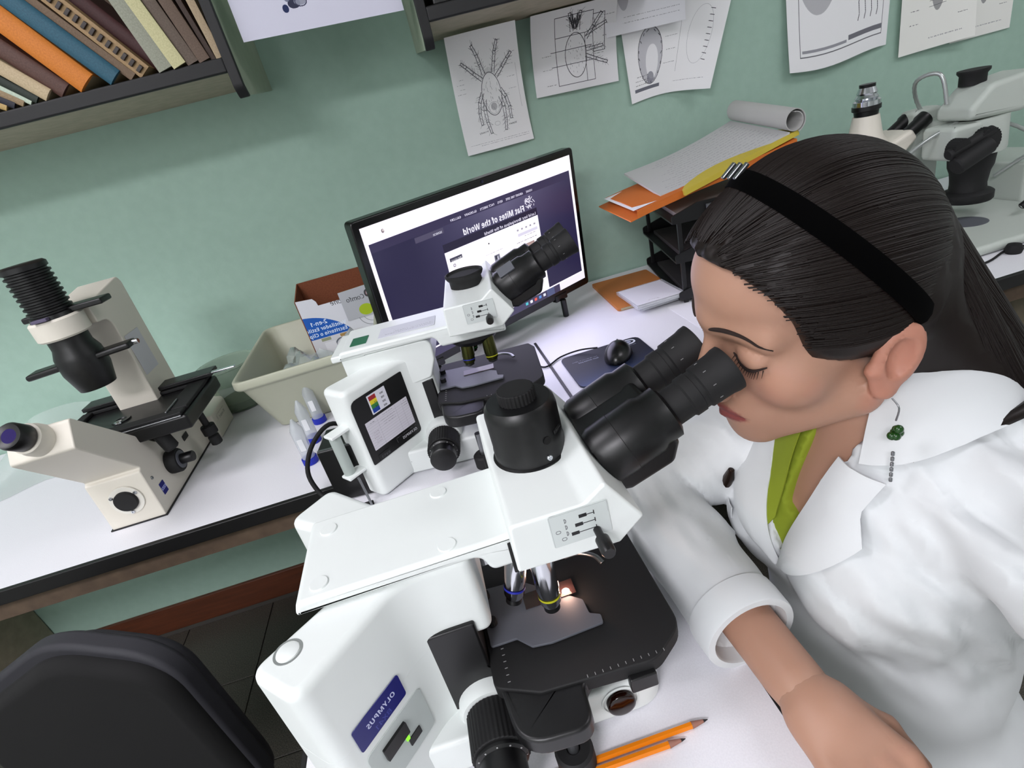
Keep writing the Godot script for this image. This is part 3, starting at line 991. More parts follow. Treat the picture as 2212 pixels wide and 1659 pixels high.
	b = MB.new(); prism(b, rounded([Vector2(-0.03, 0.22), Vector2(-0.045, 0.22), Vector2(-0.16, 0.0), Vector2(-0.14, 0.0)], 0.004), -0.10, 0.10, 0.003, X(0, 0, 0, Basis(Vector3(0, 0, 1), Vector3.UP, Vector3.LEFT))); put("prop", b, M.bezel, t)
	# mouse pad, mouse, lead
	i = img(420, 300, Color(0.1, 0.13, 0.25))
	for y in 300:
		bar(i, 0, y, 420, 1, Color(0.035, 0.05, 0.11).lerp(Color(0.24, 0.31, 0.50), pow(y / 300.0, 2.6)))
	scribble(i, Rect2(250, 70, 150, 12), 1, Color(0.75, 0.78, 0.85), 3, 1); text(i, "laser mouse pad", 250, 92, 10, Color(0.75, 0.78, 0.85), false, 0.2)
	arc(i, Vector2(70, 36), 38, 20, 7, Color(0.85, 0.87, 0.9)); fill_oval(i, Vector2(70, 36), 20, 11, Color(0.6, 0.63, 0.7))
	scribble(i, Rect2(40, 64, 60, 10), 1, Color(0.8, 0.82, 0.88), 8, 2)
	i.generate_mipmaps()
	b = MB.new()
	prism(b, rect(0.214, 0.185, 0.022), 0.0, 0.004, 0.0015, X(0.351, 0.9003, 0.648, Basis(Vector3.RIGHT, Vector3.FORWARD, Vector3.UP)))
	var pm := printed(i, 0.55)
	tag(put("mouse_pad", b, pm), "dark blue mouse pad with white print lying behind the binocular tubes", "mouse pad")
	t = thing("computer_mouse", "small glossy black mouse lying on the blue mouse pad", "mouse", Vector3(0.374, 0.9045, 0.640), -0.5)
	b = MB.new()
	nets(b, Vector3(-0.05, -0.01, -0.06), Vector3(0.05, 0.05, 0.06), 0.004, func(q):
		return maxf(elli(q, Vector3(0, 0.002, 0), Vector3(0.034, 0.036, 0.053)), -q.y))
	put("shell", b, mat("gloss_black", Color(0.012, 0.012, 0.013), 0.3), t)
	b = MB.new(); cyl(b, 0.007, 0.004, X(-0.004, 0.028, -0.026, Basis(Vector3.FORWARD, PI / 2)), 0.001, 14); put("wheel", b, M.grey, t)
	b = MB.new()
	tube(b, smooth_path([Vector3(0.34, 0.918, 0.585), Vector3(0.30, 0.912, 0.555), Vector3(0.25, 0.904, 0.545), Vector3(0.20, 0.9035, 0.575), Vector3(0.17, 0.9035, 0.52), Vector3(0.10, 0.9035, 0.46)]), 0.0022, 8)
	tag(put("mouse_lead", b, M.rubber), "thin black mouse lead curving across the white bench", "cable")

# ---------------------------------------------------------------- microscopes
func bolt(parent: Node, at: Transform3D, r := 0.004, m: Material = null, called := "screw") -> void:
	var b := MB.new()
	lathe(b, [Vector2(0, 0), Vector2(r, 0), Vector2(r, r * 0.5), Vector2(r * 0.8, r * 0.75), Vector2(r * 0.45, r * 0.75), Vector2(r * 0.4, r * 0.35), Vector2(0, r * 0.35)], 14, at)
	put(called, b, m if m else M.chrome, parent)

func zb() -> Basis: return Basis(Vector3.RIGHT, PI / 2)              # y of a lathe along +z
func flat() -> Basis: return Basis(Vector3.RIGHT, Vector3.FORWARD, Vector3.UP)   # a polygon in xy laid on xz, extruded up

func plate(parent: Node, called: String, m: Material, xf: Transform3D, w: float, h: float, r := 0.002, th := 0.0008) -> MeshInstance3D:
	var b := MB.new()
	prism(b, rect(w, h, r), 0.0, th, 0.0, xf)
	return put(called, b, m, parent)

var WA := Vector2()
var WD := Vector2()

func wing_frame(side: float, u: float, y: float, off := 0.0) -> Transform3D:   # on the slanting face of the stand, u from the wing tip
	var a := Vector3(WA.x, y, WA.y * side)
	var d := Vector3(WD.x, 0, WD.y * side).normalized()
	var n := Vector3(-d.z * side, 0, d.x * side)
	return Transform3D(Basis(d * side, Vector3.UP, n) if side > 0 else Basis(d, Vector3.UP, d.cross(Vector3.UP)), a + d * u + n * off)

func upright(back: bool) -> Node3D:
	var t := thing("compound_microscope",
		"white upright microscope with a black side panel standing before the monitor" if back else "big white upright microscope with a blue nameplate that the person looks through",
		"microscope", Vector3.ZERO, 0.0, "white upright microscopes")
	WA = Vector2(-0.239, 0.146) if back else Vector2(-0.2405, 0.1455)
	WD = Vector2(0.089, -0.094) if back else Vector2(0.0855, -0.0925)
	var wt := 0.222 if back else 0.238     # height of the wings of the stand
	var b := MB.new()
	# foot
	prism(b, rounded([Vector2(-0.24, -0.090), Vector2(0.068, -0.093), Vector2(0.068, 0.093), Vector2(-0.24, 0.090)], [0.01, 0.034, 0.034, 0.01], 6), 0.002, 0.052, 0.006, Transform3D(flat(), Vector3.ZERO))
	put("foot", b, M.white, t)
	# swept-back stand
	b = MB.new()
	var plan := rounded([Vector2(-0.100, 0.048), Vector2(-0.150, 0.052), Vector2(-0.239, 0.146), Vector2(-0.289, 0.101), Vector2(-0.205, 0.030),
		Vector2(-0.205, -0.030), Vector2(-0.289, -0.101), Vector2(-0.239, -0.146), Vector2(-0.150, -0.052), Vector2(-0.100, -0.048)], [0.012, 0.045, 0.016, 0.016, 0.02, 0.02, 0.016, 0.016, 0.045, 0.012], 6)
	if back:
		prism(b, plan, 0.002, wt, 0.010, Transform3D(flat(), Vector3.ZERO), 4)
	else:
		var up := rounded([Vector2(-0.087, 0.053), Vector2(-0.155, 0.053), Vector2(-0.2405, 0.1455), Vector2(-0.289, 0.101), Vector2(-0.205, 0.030),
			Vector2(-0.205, -0.030), Vector2(-0.289, -0.101), Vector2(-0.2405, -0.1455), Vector2(-0.155, -0.053), Vector2(-0.087, -0.053)], [0.012, 0.06, 0.016, 0.016, 0.02, 0.02, 0.016, 0.016, 0.06, 0.012], 10)
		var low := PackedVector2Array()
		for q in up:
			if q.x < -0.135: low.append(q)
		prism(b, low, 0.002, 0.1535, 0.0, Transform3D(flat(), Vector3.ZERO), 2)
		prism(b, up, 0.145, 0.246, 0.009, Transform3D(flat(), Vector3.ZERO), 4)
	put("stand", b, M.white, t)
	if back:
		b = MB.new()
		prism(b, rounded([Vector2(-0.25, 0.150), Vector2(-0.148, 0.165), Vector2(-0.104, 0.171), Vector2(-0.088, 0.205), Vector2(-0.085, 0.246), Vector2(-0.25, 0.246)], [0, 0.02, 0.012, 0.02, 0.022, 0]), -0.052, 0.052, 0.004)
		put("neck", b, M.white, t)
	# arm
	b = MB.new()
	prism(b, rounded([Vector2(-0.252, 0.247), Vector2(-0.076, 0.247), Vector2(-0.070, 0.226), Vector2(0.05, 0.226), Vector2(0.05, 0.262), Vector2(-0.246, 0.262)], [0.004, 0.014, 0.01, 0.004, 0.004, 0.008]), -0.0595, 0.0595, 0.005, Transform3D(), 4)
	var arm := put("arm", b, M.white, t)
	if not back:
		for q in [[-0.225, -0.036], [-0.226, 0.042], [-0.103, 0.046], [-0.105, -0.040]]:
			b = MB.new(); lathe(b, [Vector2(0, 0.2635), Vector2(0.0085, 0.2635), Vector2(0.0092, 0.2625), Vector2(0.0092, 0.261)], 28, X(q[0], 0, q[1])); put("screw_cover", b, M.white, arm)
	# head with a sloping front
	b = MB.new()
	prism(b, rounded([Vector2(-0.046, 0.255), Vector2(0.047, 0.252), Vector2(0.072, 0.273), Vector2(0.043, 0.320), Vector2(0.022, 0.305), Vector2(-0.043, 0.306)], [0.003, 0.004, 0.004, 0.004, 0.012, 0.005]), -0.102, 0.102, 0.003, Transform3D(), 3)
	var head := put("head", b, M.white, t)
	if not back:
		b = MB.new(); box(b, Vector3(0.098, 0.004, 0.19), 0.001, X(0.0, 0.250, 0)); put("head_base", b, M.black_matt, head)
	# light path slider: panel, marks, knob
	var pf := Transform3D(Basis(), Vector3(0.0155, 0.287, 0.1022))
	var i := img(300, 170, Color(0.80, 0.83, 0.82))
	for r in [[4, 4, 296, 4], [296, 4, 296, 60], [4, 4, 4, 166]]: stroke(i, Vector2(r[0], r[1]), Vector2(r[2], r[3]), 1, Color(0.55, 0.57, 0.57))
	for k in 3:
		bar(i, 150 - k * 26, 34 + k * 40, 40, 18, Color(0.08, 0.08, 0.09)); bar(i, 190 - k * 26, 42 + k * 40, 36 + k * 26, 4, Color(0.08, 0.08, 0.09)); bar(i, 224, 32 + k * 40, 5, 22, Color(0.08, 0.08, 0.09))
		arc(i, Vector2(76, 44 + k * 34), 8, 10, 2, Color(0.35, 0.36, 0.37), -1.6, 1.6); stroke(i, Vector2(76, 34 + k * 34), Vector2(76, 54 + k * 34), 2, Color(0.35, 0.36, 0.37))
	for k in 2: arc(i, Vector2(36 + k * 22, 92 + k * 44), 12, 8, 2, Color(0.45, 0.46, 0.47))
	i.generate_mipmaps()
	plate(head, "slider_panel", printed(i, 0.45, false), pf, 0.052, 0.034)
	b = MB.new()
	lathe(b, [Vector2(0.0035, 0), Vector2(0.0035, 0.014), Vector2(0.0062, 0.015), Vector2(0.0062, 0.030), Vector2(0.005, 0.033), Vector2(0, 0.033)], 20, X(0.0285, 0.276, 0.101, zb()))
	put("slider_knob", b, M.black, head)
	# camera port
	if back:
		b = MB.new()
		lathe(b, [Vector2(0.030, 0.304), Vector2(0.030, 0.318), Vector2(0.0335, 0.322), Vector2(0.0355, 0.326), Vector2(0.0355, 0.329), Vector2(0.0325, 0.330), Vector2(0.031, 0.327), Vector2(0, 0.327)], 40, X(0.0, 0, -0.012))
		put("port_cap", b, M.black_matt, head)
	else:
		b = MB.new()
		lathe(b, [Vector2(0.038, 0.303), Vector2(0.038, 0.306), Vector2(0.0355, 0.307), Vector2(0.0355, 0.318), Vector2(0.0350, 0.319), Vector2(0.0352, 0.354), Vector2(0.0340, 0.360), Vector2(0.031, 0.364), Vector2(0, 0.364)], 48, X(0.0, 0, 0.0))
		var port := put("camera_port", b, M.black, head)
		b = MB.new(); ribbed(b, 0.0185, 0.013, X(0, 0.363, 0), 30, 0.04); put("port_plug", b, M.black_matt, port)
		for q in [[0.012, 0.313, 0.0335, 0.0026]]:
			bolt(port, Transform3D(along(Vector3.ZERO, Vector3(q[0], 0, q[2])).basis, Vector3(q[0], q[1], q[2])), 0.003, M.chrome, "set_screw")
		b = MB.new(); cyl(b, 0.0040, 0.0006, Transform3D(along(Vector3.ZERO, Vector3(0.014, 0, 0.0327)).basis, Vector3(0.0140, 0.331, 0.0327)), 0, 18); put("screw_hole", b, mat("hole", Color(0.005, 0.005, 0.005), 0.9), port)
		var tm := text_strip("", Color(0.62, 0.62, 0.64))
		plate(port, "lettering", tm, Transform3D(along(Vector3.ZERO, Vector3(0, 1, 0)).basis, Vector3(0, 0.334, 0)) * Transform3D(Basis(Vector3.UP, 0.86), Vector3.ZERO) * X(0, 0, 0.0352), 0.013, 0.004, 0.0)
	# binocular tubes, tilted
	var ax := Basis(Vector3(0, 0, 1), deg_to_rad(21))
	var bf := Transform3D(ax, Vector3(0.056, 0.293, 0.0))       # x along the tubes
	b = MB.new()
	prism(b, rounded([Vector2(0.0, -0.034), Vector2(0.012, -0.041), Vector2(0.060, -0.043), Vector2(0.074, -0.026), Vector2(0.074, 0.020), Vector2(0.0, 0.022)], [0.003, 0.006, 0.01, 0.006, 0.006, 0.003]), -0.050, 0.050, 0.006, bf, 3)
	var bino := put("binocular_body", b, M.black, t)
	for s in [-1.0, 1.0]:
		var lf := bf * X(0, 0, s * 0.0315, Basis(Vector3(0, 0, 1), -PI / 2))
		b = MB.new()
		lathe(b, [Vector2(0, 0.002), Vector2(0.027, 0.002), Vector2(0.030, 0.008), Vector2(0.0305, 0.030), Vector2(0.0300, 0.0305), Vector2(0.0300, 0.058), Vector2(0.0270, 0.064), Vector2(0.0270, 0.080), Vector2(0.0215, 0.083), Vector2(0, 0.083)], 36, lf)
		put("tube_housing", b, M.black, bino)
		b = MB.new()
		lathe(b, [Vector2(0.0185, 0.080), Vector2(0.0185, 0.100), Vector2(0.0205, 0.102), Vector2(0.0205, 0.112), Vector2(0.0195, 0.1125), Vector2(0.0195, 0.117), Vector2(0.0215, 0.1185), Vector2(0.0222, 0.140), Vector2(0.0234, 0.146), Vector2(0.0234, 0.151), Vector2(0.0205, 0.152), Vector2(0.0160, 0.148), Vector2(0, 0.147)], 40, lf)
		var ep := put("eyepiece", b, M.black_matt, bino)
		b = MB.new(); cyl(b, 0.0135, 0.0006, lf * X(0, 0.1474, 0)); put("lens", b, mat("lens", Color(0.05, 0.05, 0.09), 0.05), ep)
		for k in 9:
			b = MB.new(); box(b, Vector3(0.0006, 0.0030, 0.0008), 0, lf * Transform3D(Basis(Vector3.UP, TAU * k / 9 + 0.3), Vector3.ZERO) * X(0, 0.125, 0.0217)); put("dioptre_mark", b, mat("mark", Color(0.55, 0.55, 0.55), 0.6), ep)
	if back:
		b = MB.new(); box(b, Vector3(0.030, 0.004, 0.02), 0.001, bf * X(0.030, 0.026, 0.045, Basis(Vector3.RIGHT, 0.6))); put("label_plate", b, M.grey, bino)
	# nosepiece, objectives
	b = MB.new()
	lathe(b, [Vector2(0, 0.236), Vector2(0.048, 0.236), Vector2(0.050, 0.230), Vector2(0.050, 0.216), Vector2(0.046, 0.212), Vector2(0.040, 0.206), Vector2(0, 0.204)], 40, X(-0.012, 0, 0.0))
	var nose := put("nosepiece", b, M.black, t)
	var rings := [Color(0.12, 0.16, 0.62), Color(0.72, 0.72, 0.10), Color(0.1, 0.45, 0.2)]
	var spots := [[Vector3(-0.040, 0.212, 0.014), Vector3(-0.30, -1, 0.10), 0], [Vector3(-0.022, 0.212, 0.040), Vector3(-0.03, -1, 0.04), 1], [Vector3(-0.020, 0.210, -0.030), Vector3(-0.1, -1, -0.35), 2]]
	if back: spots = [[Vector3(-0.028, 0.212, 0.020), Vector3(-0.10, -1, 0.12), 0], [Vector3(0.012, 0.212, 0.030), Vector3(0.0, -1, 0.06), 1], [Vector3(-0.020, 0.210, -0.030), Vector3(-0.1, -1, -0.35), 2]]
	for s in spots:
		var of := along(s[0], s[1])
		if back: of = of * Transform3D(Basis.from_scale(Vector3(1.0, 0.62, 1.0)), Vector3.ZERO)
		b = MB.new()
		lathe(b, [Vector2(0, -0.006), Vector2(0.0118, -0.006), Vector2(0.0118, 0.0), Vector2(0.0122, 0.002), Vector2(0.0122, 0.046), Vector2(0.0112, 0.050), Vector2(0.0112, 0.064), Vector2(0.0085, 0.069), Vector2(0.0085, 0.074), Vector2(0.004, 0.078), Vector2(0, 0.078)], 36, of)
		var ob := put("objective", b, M.steel if back else M.chrome, nose)
		if back: ob.material_override = mat("gold", Color(0.30, 0.31, 0.16), 0.25, 0.9)
		b = MB.new(); lathe(b, [Vector2(0.0117, 0.0545), Vector2(0.0117, 0.0572)], 30, of); put("colour_ring", b, mat("ring%d" % s[2], rings[s[2]], 0.4), ob)
		b = MB.new(); lathe(b, [Vector2(0.0087, 0.069), Vector2(0.0087, 0.0745), Vector2(0.004, 0.0782)], 24, of); put("tip", b, M.black, ob)
	# stage carriage and stage
	b = MB.new()
	prism(b, rounded([Vector2(-0.160, 0.052), Vector2(-0.096, 0.052), Vector2(-0.085, 0.075), Vector2(-0.085, 0.092), Vector2(-0.070, 0.092), Vector2(-0.070, 0.102), Vector2(-0.104, 0.102), Vector2(-0.104, 0.168), Vector2(-0.160, 0.168)], 0.003), -0.050 if back else -0.058, 0.050 if back else 0.058, 0.003)
	put("focus_carriage", b, M.black, t)
	b = MB.new()
	var sp := rounded([Vector2(-0.104, -0.050), Vector2(-0.104, 0.085), Vector2(-0.060, 0.106), Vector2(0.058, 0.113), Vector2(0.096, 0.085), Vector2(0.096, -0.060), Vector2(0.086, -0.085), Vector2(-0.100, -0.085)], [0.006, 0.012, 0.012, 0.03, 0.03, 0.008, 0.006, 0.006])
	var spm := PackedVector2Array()
	for q in sp: spm.append(Vector2(q.x, -q.y))
	spm.reverse()
	prism(b, spm, 0.086, 0.104, 0.002, Transform3D(flat(), Vector3.ZERO))
	var stage := put("stage", b, M.black_matt, t)
	b = MB.new()
	prism(b, rounded([Vector2(-0.100, -0.070), Vector2(-0.092, -0.148), Vector2(-0.020, -0.152), Vector2(-0.018, -0.112), Vector2(-0.004, -0.098), Vector2(-0.004, -0.070)], [0.004, 0.036, 0.034, 0.008, 0.006, 0.002], 8), 0.078, 0.1005, 0.004, Transform3D(flat(), Vector3.ZERO))
	put("drive_housing", b, M.black, stage)
	b = MB.new(); box(b, Vector3(0.028, 0.020, 0.012), 0.002, X(0.040, 0.072, 0.112)); put("rail_block", b, M.black, stage)
	for k in 11:
		b = MB.new(); box(b, Vector3(0.0007, 0.0004, 0.003), 0, X(-0.012 + k * 0.008, 0.1041, 0.106)); put("scale_mark", b, mat("mark", Color(0.55, 0.55, 0.55), 0.6), stage)
	for k in 9:
		b = MB.new(); box(b, Vector3(0.003, 0.0004, 0.0007), 0, X(-0.088, 0.1041, 0.020 + k * 0.008)); put("scale_mark", b, M.mark, stage)
	# the specimen holder: plate, spring arm, thumb screws, slide
	b = MB.new()
	var hp := [Vector2(-0.101, 0.041), Vector2(-0.052, 0.037), Vector2(0.012, -0.020), Vector2(0.013, -0.040), Vector2(0.024, -0.046), Vector2(0.023, -0.057), Vector2(-0.035, -0.060), Vector2(-0.056, -0.057), Vector2(-0.070, -0.041), Vector2(-0.099, -0.041)]
	prism(b, rounded(hp, 0.003, 3), 0.1055, 0.1085, 0.0006, Transform3D(flat(), Vector3.ZERO))
	var holder := put("slide_holder", b, M.grey, stage, "grey metal slide holder")
	for q in [[-0.094, -0.027], [-0.092, 0.013]]:
		b = MB.new(); ribbed(b, 0.0055, 0.008, X(q[0], 0.1085, q[1]), 14, 0.08); put("thumb_screw", b, M.black_matt, holder)
	b = MB.new()
	tube(b, smooth_path([Vector3(0.010, 0.112, -0.046), Vector3(0.028, 0.112, -0.045), Vector3(0.044, 0.111, -0.034), Vector3(0.050, 0.110, -0.020)]), 0.0036, 8, 0.5); put("spring_arm", b, M.steel, holder)
	b = MB.new(); box(b, Vector3(0.060, 0.0012, 0.022), 0.0002, X(-0.022, 0.1086, -0.002)); put("slide", b, mat("slide_glass", Color(0.20, 0.14, 0.14), 0.12), holder)
	# condenser and lamp aperture
	b = MB.new(); lathe(b, [Vector2(0, 0.050), Vector2(0.024, 0.050), Vector2(0.030, 0.058), Vector2(0.030, 0.086), Vector2(0, 0.086)], 36, X(0, 0, 0)); put("condenser", b, M.black, t)
	if not back:
		b = MB.new()
		lathe(b, [Vector2(0.0045, 0.1090), Vector2(0.0045, 0.1102), Vector2(0, 0.1104)], 24, X(-0.003, 0, 0.003))
		var em := mat("lamp_spot", Color(1, 0.9, 0.85), 0.4)
		em.emission_enabled = true; em.emission = Color(1.0, 0.82, 0.74); em.emission_energy_multiplier = 9.0
		put("light_aperture", b, em, stage, "glowing spot of lamp light")
		var ol := OmniLight3D.new()
		ol.name = "stage_light"; ol.light_color = Color(1.0, 0.8, 0.7); ol.light_energy = 0.004; ol.light_size = 0.004; ol.shadow_enabled = true
		ol.omni_range = 5.0; ol.omni_attenuation = 2.0
		ol.position = Vector3(-0.003, 0.113, 0.003)
		t.add_child(ol)
	# stage drive: two knobs hanging on a shaft
	b = MB.new(); cyl(b, 0.006, 0.05, X(-0.046, 0.024, 0.122)); put("drive_shaft", b, M.steel, t)
	b = MB.new(); lathe(b, [Vector2(0.007, 0.036), Vector2(0.017, 0.036), Vector2(0.020, 0.033), Vector2(0.020, 0.012), Vector2(0.018, 0.010), Vector2(0.007, 0.010)], 32, X(-0.046, -0.006, 0.122)); put("drive_knob", b, M.black_matt, t)
	b = MB.new(); cyl(b, 0.014, 0.016, X(-0.046, 0.001, 0.122), 0.002); put("drive_knob", b, M.black_matt, t)
	# focus knobs
	for s in [-1.0, 1.0]:
		var kf := X(-0.115, 0.052, 0.052 * s, Basis(Vector3.RIGHT, PI / 2 * s))
		b = MB.new(); lathe(b, [Vector2(0.036, -0.004), Vector2(0.036, 0.016), Vector2(0.033, 0.022), Vector2(0, 0.022)], 40, kf); put("knob_boss", b, M.white, t)
		b = MB.new(); ribbed(b, 0.0300, 0.046, kf * X(0, 0.022, 0), 40, 0.02); var ck := put("coarse_knob", b, M.black_matt, t)
		b = MB.new(); lathe(b, [Vector2(0.0265, 0.067), Vector2(0.0265, 0.072), Vector2(0.0235, 0.074), Vector2(0.0235, 0.094), Vector2(0.021, 0.096), Vector2(0, 0.096)], 36, kf); put("fine_knob", b, M.black, ck)
		for k in 12:
			b = MB.new(); box(b, Vector3(0.0014, 0.0006, 0.0014), 0, kf * Transform3D(Basis(Vector3.UP, TAU * k / 12), Vector3.ZERO) * X(0, 0.0733, 0.0248)); put("knob_dot", b, mat("dot", Color(0.7, 0.7, 0.7), 0.6), ck)
	if back:
		stage.position.y = 0.030
		rear_extras(t, arm)
	else:
		near_extras(t)
	return t

func text_strip(s: String, col: Color, bg := Color(0.045, 0.045, 0.05)) -> StandardMaterial3D:
	var i := img(160, 48, bg)
	if s: text(i, s, 6, 36, 24, col, true, 0.0, 0.8)
	else: scribble(i, Rect2(10, 12, 130, 22), 1, col, 5, 6)
	return printed(i, 0.4)

func near_extras(t: Node3D) -> void:
	# recessed button on top of the wing
	for s in [1.0]:
		var b := MB.new()
		lathe(b, [Vector2(0.0132, 0.2458), Vector2(0.0128, 0.2464), Vector2(0.0108, 0.2462), Vector2(0.0104, 0.2456)], 40, X(-0.253, 0, 0.094 * s)); put("button_rim", b, mat("white_rim", Color(0.50, 0.52, 0.51), 0.6), t)
		b = MB.new(); lathe(b, [Vector2(0.0102, 0.245), Vector2(0.0102, 0.2468), Vector2(0.0094, 0.2474), Vector2(0, 0.2474)], 40, X(-0.253, 0, 0.094 * s)); put("button", b, M.white, t)
	# blue nameplate on the slanting face
	var i := img(440, 210, Color(0.075, 0.09, 0.42))
	text(i, "OLYMPUS", 76, 92, 42, Color(0.80, 0.82, 0.92), true, 0.18, 1.0)
	text(i, "BX41", 150, 172, 40, Color(0.28, 0.31, 0.62), false, 0.18, 1.25)
	plate(t, "nameplate", printed(i, 0.35), wing_frame(1.0, 0.053, 0.1535, 0.0006), 0.060, 0.029, 0.003)
	# switch, pilot lamp
	plate(t, "switch_panel", mat("panel_grey", Color(0.74, 0.77, 0.76), 0.5), wing_frame(1.0, 0.060, 0.100, 0.0002), 0.074, 0.058, 0.006)
	plate(t, "switch", M.black, wing_frame(1.0, 0.053, 0.110, 0.001), 0.030, 0.016, 0.001, 0.003)
	var lm := mat("pilot", Color(0.2, 0.5, 0.05), 0.4)
	lm.emission_enabled = true; lm.emission = Color(0.55, 0.95, 0.15); lm.emission_energy_multiplier = 1.6
	plate(t, "pilot_lamp", lm, wing_frame(1.0, 0.064, 0.097, 0.001), 0.004, 0.006, 0.0005, 0.0014)
	plate(t, "pilot_lamp", M.black, wing_frame(1.0, 0.072, 0.088, 0.001), 0.016, 0.010, 0.001, 0.001)
	# lamp filter dial on the foot
	var f := X(0.016, 0.031, 0.0925, zb())
	var b := MB.new(); lathe(b, [Vector2(0.0205, 0), Vector2(0.0205, 0.001), Vector2(0.019, 0.0015), Vector2(0.0185, 0.0008)], 40, f); put("dial_ring", b, M.white, t)
	b = MB.new(); lathe(b, [Vector2(0.0155, 0), Vector2(0.0155, 0.006), Vector2(0.0145, 0.0075), Vector2(0.0120, 0.0082), Vector2(0, 0.0088)], 40, f); put("dial", b, mat("amber_glass", Color(0.11, 0.035, 0.02), 0.12), t, "dark red-brown glass dial")

func rear_extras(t: Node3D, arm: Node) -> void:
	# black panel on the slanting face with two paper labels
	var W := 0.118
	var H := 0.128
	var u0 := 0.064
	var y0 := 0.137
	var b := MB.new()
	prism(b, rounded([Vector2(-W / 2, -H / 2), Vector2(W / 2, -H / 2), Vector2(W / 2, H / 2), Vector2(-W / 2, H / 2)], [0.003, 0.008, 0.003, 0.016]), 0.0, 0.0012, 0.0, wing_frame(1.0, u0, y0, 0.0004))
	put("side_panel", b, M.black, t)
	var i := img(200, 170, Color(0.88, 0.88, 0.92))
	var cs := [Color(0.62, 0.12, 0.16), Color(0.90, 0.82, 0.15), Color(0.20, 0.50, 0.25), Color(0.08, 0.25, 0.62)]
	var tx := ["WH", "10X", "20X", "40X"]
	for k in 4:
		bar(i, 112, 12 + k * 37, 76, 37, cs[k])
		text(i, tx[k], 30, 40 + k * 37, 16, Color(0.1, 0.1, 0.12), true)
		if k > 0: text(i, ["", "2.5", "5.6", "7"][k], 120, 40 + k * 37, 14, Color(0.1, 0.12, 0.1), true)
	plate(t, "colour_label", printed(i), wing_frame(1.0, u0 - 0.005, y0 + 0.040, 0.0018), 0.040, 0.037, 0.001)
	i = img(460, 250, Color(0.84, 0.83, 0.87))
	for k in 10: stroke(i, Vector2(0, 34 + k * 22), Vector2(460, 34 + k * 22), 1, Color(0.55, 0.54, 0.58))
	for x in [70, 140, 340]: stroke(i, Vector2(x, 0), Vector2(x, 250), 1, Color(0.5, 0.5, 0.54))
	scribble(i, Rect2(170, 10, 120, 16), 1, Color(0.1, 0.1, 0.12), 2, 3); scribble(i, Rect2(10, 8, 56, 60), 3, Color(0.2, 0.2, 0.22), 3, 2)
	scribble(i, Rect2(160, 44, 160, 62), 3, Color(0.3, 0.3, 0.33), 4, 2); scribble(i, Rect2(360, 100, 80, 110), 5, Color(0.35, 0.3, 0.33), 5, 2); scribble(i, Rect2(370, 16, 50, 14), 1, Color(0.2, 0.2, 0.22), 6, 3)
	plate(t, "table_label", printed(i), wing_frame(1.0, u0 + 0.002, y0 - 0.012, 0.0018), 0.097, 0.056, 0.001)
	i = img(300, 60, Color(0.045, 0.045, 0.05))
	text(i, "OLYMPUS", 10, 46, 34, Color(0.75, 0.75, 0.78), true, 0.15)
	plate(t, "lettering", printed(i, 0.4), wing_frame(1.0, u0 + 0.026, y0 - 0.050, 0.0018), 0.050, 0.010, 0.0)
	i = img(160, 60, Color(0.045, 0.045, 0.05))
	text(i, "BX53", 10, 48, 38, Color(0.30, 0.30, 0.31), true)
	plate(t, "lettering", printed(i, 0.4), wing_frame(1.0, u0 - 0.032, y0 - 0.056, 0.0018), 0.026, 0.010, 0.0)
	b = MB.new(); cyl(b, 0.0028, 0.001, wing_frame(1.0, 0.080, 0.030, 0.0003) * Transform3D(zb(), Vector3.ZERO), 0, 14); put("screw_hole", b, M.hole, t)
	# labels on the arm
	i = img(520, 150, Color(0.82, 0.83, 0.87))
	for k in 3: bar(i, 10, 14 + k * 26, 440 - k * 30, 2, Color(0.65, 0.66, 0.7))
	scribble(i, Rect2(20, 84, 470, 44), 2, Color(0.08, 0.08, 0.1), 17, 3)
	plate(arm, "paper_label", printed(i), Transform3D(flat(), Vector3(-0.125, 0.2622, 0.010)), 0.105, 0.050, 0.001)
	plate(arm, "green_label", mat("green_label", Color(0.16, 0.42, 0.30), 0.5), Transform3D(flat(), Vector3(-0.214, 0.2622, 0.020)), 0.030, 0.040, 0.001)
	b = MB.new(); box(b, Vector3(0.06, 0.012, 0.11), 0.003, X(-0.235, 0.244, 0)); put("arm_end", b, M.white, arm)
	# folded accessory bracket with tweezers on the wing's outer edge
	for y in [0.148, 0.062]:
		b = MB.new(); box(b, Vector3(0.050, 0.006, 0.026), 0.002, X(-0.272, y, 0.132, Basis(Vector3.UP, 0.8))); put("bracket_clip", b, M.white, t)
	b = MB.new(); cyl(b, 0.010, 0.086, X(-0.283, 0.064, 0.138), 0.0, 22); put("bracket_tube", b, mat("greyish", Color(0.66, 0.70, 0.68), 0.5), t)
	b = MB.new(); tube(b, [Vector3(-0.270, 0.060, 0.146), Vector3(-0.262, 0.0, 0.156), Vector3(-0.258, -0.012 + 0.016, 0.160)], [0.0028, 0.0020, 0.0008], 8); tube(b, [Vector3(-0.268, 0.060, 0.150), Vector3(-0.262, 0.0, 0.158), Vector3(-0.258, 0.004, 0.160)], [0.0028, 0.0020, 0.0008], 8)
	put("tweezers", b, M.steel, t)

